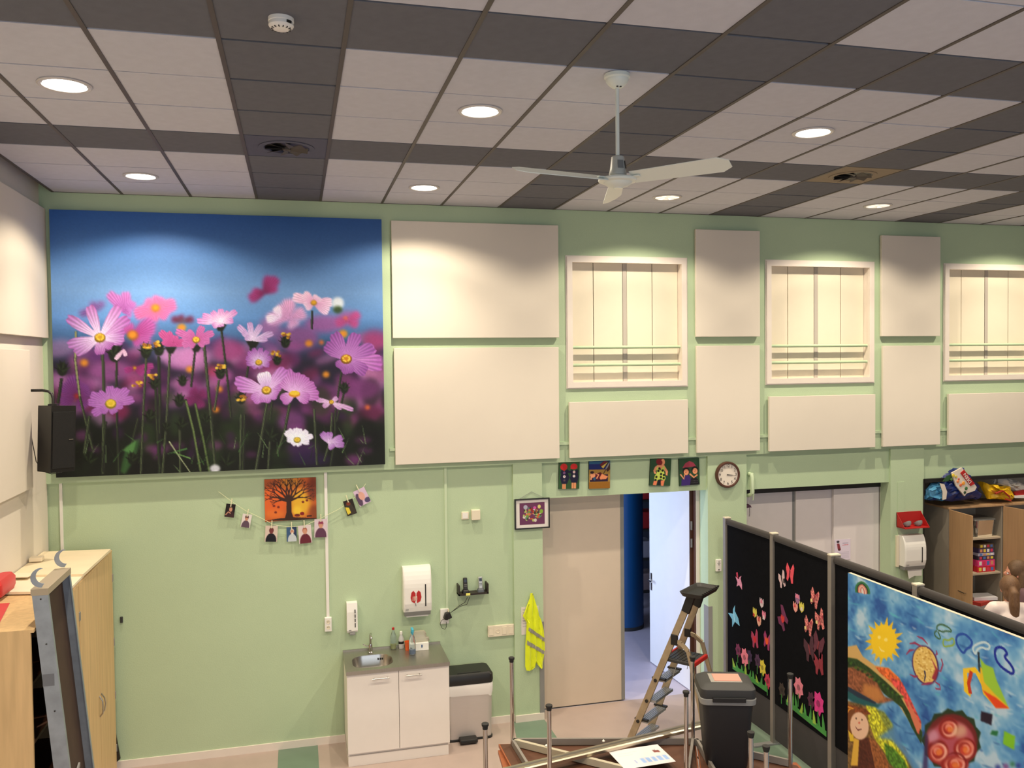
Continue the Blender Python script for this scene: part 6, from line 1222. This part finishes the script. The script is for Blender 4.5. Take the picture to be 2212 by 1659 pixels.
# ------------------------------------------------------------------ black swing bin on the tables
t = thing('waste_bin', 'tall black waste bin with a pink sheet on its lid, standing on the tables', 'bin', (3.075, 5.70, .806), math.radians(-18))
bb = lambda w, d_, z, r=.05: ring(rr(w, d_, r, 6), z)
MB().loft([bb(.29, .24, 0), bb(.30, .25, .01), bb(.375, .315, .50)]).build('body', mat('bin_black', (34, 34, 36), .55, noise=.04), t)
MB().loft([bb(.385, .325, .485), bb(.405, .345, .49), bb(.41, .35, .53), bb(.40, .34, .535)]).build('rim', GREY, t)
MB().loft([bb(.40, .34, .53), bb(.41, .35, .555), bb(.40, .34, .60), bb(.33, .27, .625), bb(.1, .08, .628, .02)]).build('lid', DGREY, t)
MB().box((-.12, -.188, .515), (.12, -.17, .55), .004).build('lid_clip', BLACK, t)
MB().box((-.115, -.085, .626), (.115, .085, .630)).build('plastic_sleeve', mat('sleeve', (150, 146, 140), .3), t); MB().box((-.085, -.065, .630), (.110, .072, .633)).build('pink_sheet', mat('pink_paper', (226, 140, 124), .7), t)
# ================================================================== LADDER
lx, ly, ph, wb, wt, ta, Dd, hp = 3.142, 7.651, -.89, .487, .288, .403, .95, 1.041
t = thing('step_ladder', 'open aluminium step ladder with black tool tray by the corridor door', 'ladder', (lx, ly, 0), ph)
wd = lambda h: wb+(wt-wb)*h/1.2
LAL = mat('ladder_aluminium', (176, 160, 134), .45, .6, noise=.12, nscale=14)
# local x = forward (towards the rear feet), local y = across
for s_ in (-1, 1):
    p = lambda h: (h*ta, s_*wd(h)/2, h); b = MB(); b.beam(p(.01), p(1.60), .022, .062, (1, 0, 0)); st_ = b.build('stile', LAL, t)
    MB().beam((-.004, s_*wd(0)/2, 0), (.02, s_*wd(0)/2, .05), .03, .075, (1, 0, 0)).build('foot', BLACK, st_)
    arc = [(1.22*ta+.03, s_*(wd(1.22)/2), 1.22), (1.22*ta+.09, s_*wd(1.2)/2, 1.205), (1.2*ta+.17, s_*wd(1.1)/2, 1.15), (1.1*ta+.24, s_*wd(1.05)/2, 1.04), (Dd, s_*wb/2, .01)]
    b = MB(); 
    for a_, c_ in zip(arc, arc[1:]): b.beam(a_, c_, .020, .036, (1, 0, 0))
    b.build('rear_leg', LAL, t)
    MB().box((1.24*ta-.02, s_*wd(1.2)/2-.016, 1.18), (1.24*ta+.045, s_*wd(1.2)/2+.016, 1.28), .006).build('pivot_bracket', BLACK, t)
    MB().beam((Dd-.02, s_*wb/2, .0), (Dd-.005, s_*wb/2, .05), .03, .05, (1, 0, 0)).build('foot', BLACK, t)
    MB().tube([(hp*ta+.12, s_*wd(hp)/2*.9, hp-.02), (.83*ta+.16, s_*wd(.83)/2*.92, .86)], .003, 6).build('stay_wire', GREY, t)
    MB().beam((1.52*ta, s_*wd(1.52)/2, 1.50), (1.66*ta, s_*wd(1.6)/2, 1.66), .034, .075, (1, 0, 0)).build('tray_bracket', BLACK, t)
STEP = mat('tread_aluminium', (170, 176, 184), .4, .7, noise=.06, stretch=(1, 8, 1))
for k in range(1, 5):
    h = hp*k/5; b = MB(); w_ = wd(h)/2-.012; b.box((h*ta-.01, -w_, h-.022), (h*ta+.085, w_, h))
    for q in range(5): b.box((h*ta+q*.019, -w_, h), (h*ta+.008+q*.019, w_, h+.003))
    b.build('tread', STEP, t)
    for s_ in (-1, 1): MB().lathe([(.016, -.006), (.016, .006)], 10, (h*ta, s_*(w_+.026), h-.01), 'y').build('tread_bolt', BLACK, t)
    if k % 2 == 0:
        for s_ in (-1, 1): MB().box((h*ta-.045, s_*w_-.012, h-.006), (h*ta+.09, s_*w_+.03, h+.012), .004).build('tread_clip', BLACK, t)
w_ = wd(hp)/2-.006; pl = MB().box((hp*ta-.02, -w_, hp-.028), (hp*ta+.27, w_, hp+.002), .006).build('platform', DGREY, t)
MB().box((hp*ta+.262, -w_-.004, hp-.034), (hp*ta+.292, w_+.004, hp+.008), .008).build('front_bar', RED, pl); MB().box((hp*ta-.034, -w_, hp-.02), (hp*ta-.014, w_, hp+.012), .005).build('rear_bar', RED, pl)
for q in range(6): MB().box((hp*ta+.01+q*.038, -w_+.02, hp+.002), (hp*ta+.03+q*.038, w_-.02, hp+.006)).build('grip_rib', BLACK, pl)
hx_ = 1.66*ta
b = MB(); o1 = ring(rr(.24, wt+.13, .05, 5, hx_+.03, 0), 1.70); o2 = ring(rr(.20, wt+.08, .04, 5, hx_+.03, 0), 1.66); i1 = ring(rr(.215, wt+.10, .04, 5, hx_+.03, 0), 1.70); i2 = ring(rr(.17, wt+.05, .03, 5, hx_+.03, 0), 1.675)
b.loft([o2, o1, i1, i2]); tr = b.build('tool_tray', BLACK, t)
for q in range(9): MB().box((hx_+.03+.10, -wt/2-.03+q*.042, 1.70), (hx_+.03+.118, -wt/2-.012+q*.042, 1.712), .003).build('tooth', BLACK, tr)
MB().beam((Dd*.42, -.15, .30), (Dd*.9, -.16, .16), .008, .014).build('loose_strap', DGREY, t)
# ================================================================== PEOPLE beyond the screens
def remesh(prims, vox, name, m, parent, smooth_it=4):
    b = MB()
    for pr in prims:
        if pr[0] == 's':
            _, c, r = pr; r = (r, r, r) if not isinstance(r, tuple) else r
            rings_ = [[(c[0]+r[0]*math.sin(PI*i/10)*math.cos(2*PI*k/14), c[1]+r[1]*math.sin(PI*i/10)*math.sin(2*PI*k/14), c[2]-r[2]*math.cos(PI*i/10)) for k in range(14)] for i in range(1, 10)]; b.loft(rings_)
        else:
            _, pts, rs = pr; P_ = []; Rr = []
            for i in range(len(pts)-1):
                for s_ in (0, .25, .5, .75): P_.append(Vector(pts[i]).lerp(Vector(pts[i+1]), s_)); Rr.append(rs[i]*(1-s_)+rs[i+1]*s_)
            P_.append(Vector(pts[-1])); Rr.append(rs[-1]); b.tube(P_, Rr, 12)
            for p_, r_ in zip(pts, rs):
                b.loft([[(p_[0]+r_*math.sin(PI*i/6)*math.cos(2*PI*k/10), p_[1]+r_*math.sin(PI*i/6)*math.sin(2*PI*k/10), p_[2]-r_*math.cos(PI*i/6)) for k in range(10)] for i in range(1, 6)])
    me = bpy.data.meshes.new(name); me.from_pydata(b.v, [], b.f); o = bpy.data.objects.new(name, me); COL.objects.link(o)
    md = o.modifiers.new('r', 'REMESH'); md.mode = 'VOXEL'; md.voxel_size = vox; md.use_smooth_shade = True
    ms = o.modifiers.new('s', 'SMOOTH'); ms.iterations = smooth_it; ms.factor = .5
    dg = bpy.context.evaluated_depsgraph_get(); me2 = bpy.data.meshes.new_from_object(o.evaluated_get(dg)); o.modifiers.clear(); o.data = me2; me2.materials.clear(); me2.materials.append(m)
    o.parent = parent; bpy.data.meshes.remove(me); return o
SKIN = mat('skin', (206, 142, 116), .55, noise=.03)
def person(loc, face, lb, H_, hairc, shirt, pants, ponytail, arm_l, arm_r, headturn=0., bend=0.):
    t = thing('person', lb, 'person', loc, face); k = H_/1.70          # local +y is forward
    hd = Vector((0, .05+bend, 1.56))*k
    def M_(p): return (p[0]*k, p[1]*k+bend*k*max(0, (p[2]-.95)/.6), p[2]*k)
    body_ = [('t', [M_((0, 0, .92)), M_((0, .0, 1.08)), M_((0, .0, 1.25)), M_((0, 0, 1.38))], [.125*k, .115*k, .135*k, .085*k]), ('t', [M_((-.15, 0, 1.38)), M_((.15, 0, 1.38))], [.055*k, .055*k]), ('t', [M_((0, 0, 1.40)), tuple(hd-Vector((0, .02, .06)))], [.055*k, .047*k]),
        ('s', tuple(hd+Vector((0, -.005, .02))*k), (.072*k, .092*k, .105*k)), ('s', tuple(hd+Vector((0, .025, -.045))*k), (.052*k, .06*k, .055*k))]
    face_ = [('s', tuple(hd+Vector((0, .095, -.01))*k), (.011*k, .022*k, .024*k)), ('s', tuple(hd+Vector((0, .083, -.062))*k), (.026*k, .012*k, .007*k)), ('s', tuple(hd+Vector((0, .080, -.098))*k), (.022*k, .018*k, .018*k))]
    for s_ in (-1, 1): face_ += [('s', tuple(hd+Vector((s_*.074, -.005, -.01))*k), (.010*k, .018*k, .030*k)), ('s', tuple(hd+Vector((s_*.030, .080, .018))*k), (.020*k, .012*k, .007*k))]
    prim = body_+face_
    for s_ in (-1, 1): prim += [('t', [M_((s_*.085, 0, .92)), M_((s_*.095, .01, .50)), M_((s_*.095, -.01, .09))], [.090*k, .060*k, .038*k]), ('t', [M_((s_*.095, -.03, .05)), M_((s_*.105, .13, .035))], [.038*k, .030*k])]
    for arm in (arm_l, arm_r):
        prim.append(('t', [M_(arm[0]), M_(arm[1]), M_(arm[2])], [.046*k, .036*k, .024*k])); w0 = Vector(M_(arm[2])); dd = (w0-Vector(M_(arm[1]))).normalized(); sd_ = dd.cross(Vector((0, 0, 1))).normalized()
        prim.append(('t', [tuple(w0), tuple(w0+dd*.05)], [.026*k, .030*k]))
        for f in range(4):
            b0 = w0+dd*.06+sd_*(f-1.5)*.019; L = (.062, .072, .068, .054)[f]; prim.append(('t', [tuple(b0), tuple(b0+dd*L*.55), tuple(b0+dd*L*.85+Vector((0, 0, -.025)))], [.0095, .009, .008]))
        sg = -1 if arm is arm_l else 1; b0 = w0+dd*.02-sd_*sg*.028; prim.append(('t', [tuple(b0), tuple(b0+dd*.035-sd_*sg*.02), tuple(b0+dd*.06-sd_*sg*.018)], [.011, .010, .009]))
    remesh(prim, .009, 'body', SKIN, t)
    sh = [('t', [M_((0, 0, .90)), M_((0, .0, 1.08)), M_((0, .0, 1.25)), M_((0, 0, 1.37))], [.140*k, .130*k, .148*k, .095*k]), ('t', [M_((-.15, 0, 1.375)), M_((.15, 0, 1.375))], [.068*k, .068*k])]
    for arm in (arm_l, arm_r): e_ = Vector(arm[0]).lerp(Vector(arm[1]), .8); sh.append(('t', [M_(arm[0]), M_(tuple(e_))], [.060*k, .052*k]))
    remesh(sh, .014, 'shirt', shirt, t)
    tr_ = [('t', [M_((s_*.085, 0, .93)), M_((s_*.095, .01, .50)), M_((s_*.095, -.01, .12))], [.105*k, .075*k, .055*k]) for s_ in (-1, 1)]+[('s', M_((0, 0, .93)), (.165*k, .125*k, .10*k))]
    remesh(tr_, .014, 'trousers', pants, t)
    for s_ in (-1, 1): remesh([('t', [M_((s_*.095, -.04, .045)), M_((s_*.107, .15, .035))], [.046*k, .038*k])], .012, 'shoe', WHITE, t)
    hr = [('s', tuple(hd+Vector((0, -.022, .035))*k), (.090*k, .104*k, .110*k)), ('s', tuple(hd+Vector((0, -.06, -.03))*k), (.078*k, .062*k, .09*k))]
    for s_ in (-1, 1): hr.append(('s', tuple(hd+Vector((s_*.062, .0, .03))*k), (.026*k, .06*k, .06*k)))
    if ponytail:
        hr += [('t', [tuple(hd+Vector((0, -.10, .03))*k), tuple(hd+Vector((0, -.145, -.01))*k), tuple(hd+Vector((0, -.15, -.12))*k), tuple(hd+Vector((.01, -.13, -.24))*k), tuple(hd+Vector((.015, -.12, -.33))*k)], [.03*k, .045*k, .05*k, .040*k, .014*k])]
    else: hr += [('t', [tuple(hd+Vector((s_*.055, -.05, .0))*k), tuple(hd+Vector((s_*.075, -.04, -.12))*k), tuple(hd+Vector((s_*.075, -.03, -.27))*k)], [.045*k, .045*k, .03*k]) for s_ in (-1, 1)]
    remesh(hr, .010, 'hair', hairc, t, 2)
    for s_ in (-1, 1):
        e = MB().lathe([(.0105*k*math.sin(PI*q/6), -.0105*k*math.cos(PI*q/6)) for q in range(7)], 12, tuple(hd+Vector((s_*.030, .080, .0))*k)).build('eye', mat('eye_white', (230, 226, 220), .3), t)
        MB().lathe([(.005*k, 0), (.001, .002)], 10, tuple(hd+Vector((s_*.030, .0895, .0))*k), 'y').build('iris', mat('iris', (60, 44, 34), .3), e)
    MB().prism([(x*k, z_*k) for x, z_ in ((-.022, 0), (0, .005), (.022, 0), (0, -.007))], 0, .004, 'y').build('mouth', mat('lips', (180, 90, 84), .5), t, tuple(hd+Vector((0, .092, -.062))*k))
    return t
HAIR1 = mat('brown_hair', (92, 66, 40), .6, noise=.3, nscale=40, stretch=(6, 6, .6)); HAIR2 = mat('ponytail_hair', (112, 80, 52), .6, noise=.3, nscale=40, stretch=(6, 6, .6))
PT_ = mat('dark_trousers', (40, 44, 60), .8)
# one looks along the screens with her face turned to the cabinet's open doors, one with her back to the camera
pA = atY(2206, 1236, 7.15); pB = atY(2184, 1272, 6.75)
person((pA[0], pA[1], 0), math.radians(58), 'brown-haired person in profile standing behind the ponytailed one', pA[2]/.925, HAIR1, mat('plum_shirt', (96, 70, 74), .8), PT_, False, ((-.17, 0, 1.37), (-.22, .08, 1.10), (-.12, .30, 1.08)), ((.17, 0, 1.37), (.22, .08, 1.10), (.12, .30, 1.08)))
person((pB[0], pB[1], 0), math.radians(-28), 'person with a long brown ponytail and white shirt, seen from behind', pB[2]/.925, HAIR2, mat('white_shirt', (236, 220, 212), .8, noise=.03), PT_, True, ((-.17, 0, 1.36), (-.25, .10, 1.14), (-.14, .30, 1.20)), ((.17, 0, 1.36), (.22, .08, 1.10), (.08, .30, 1.12)))
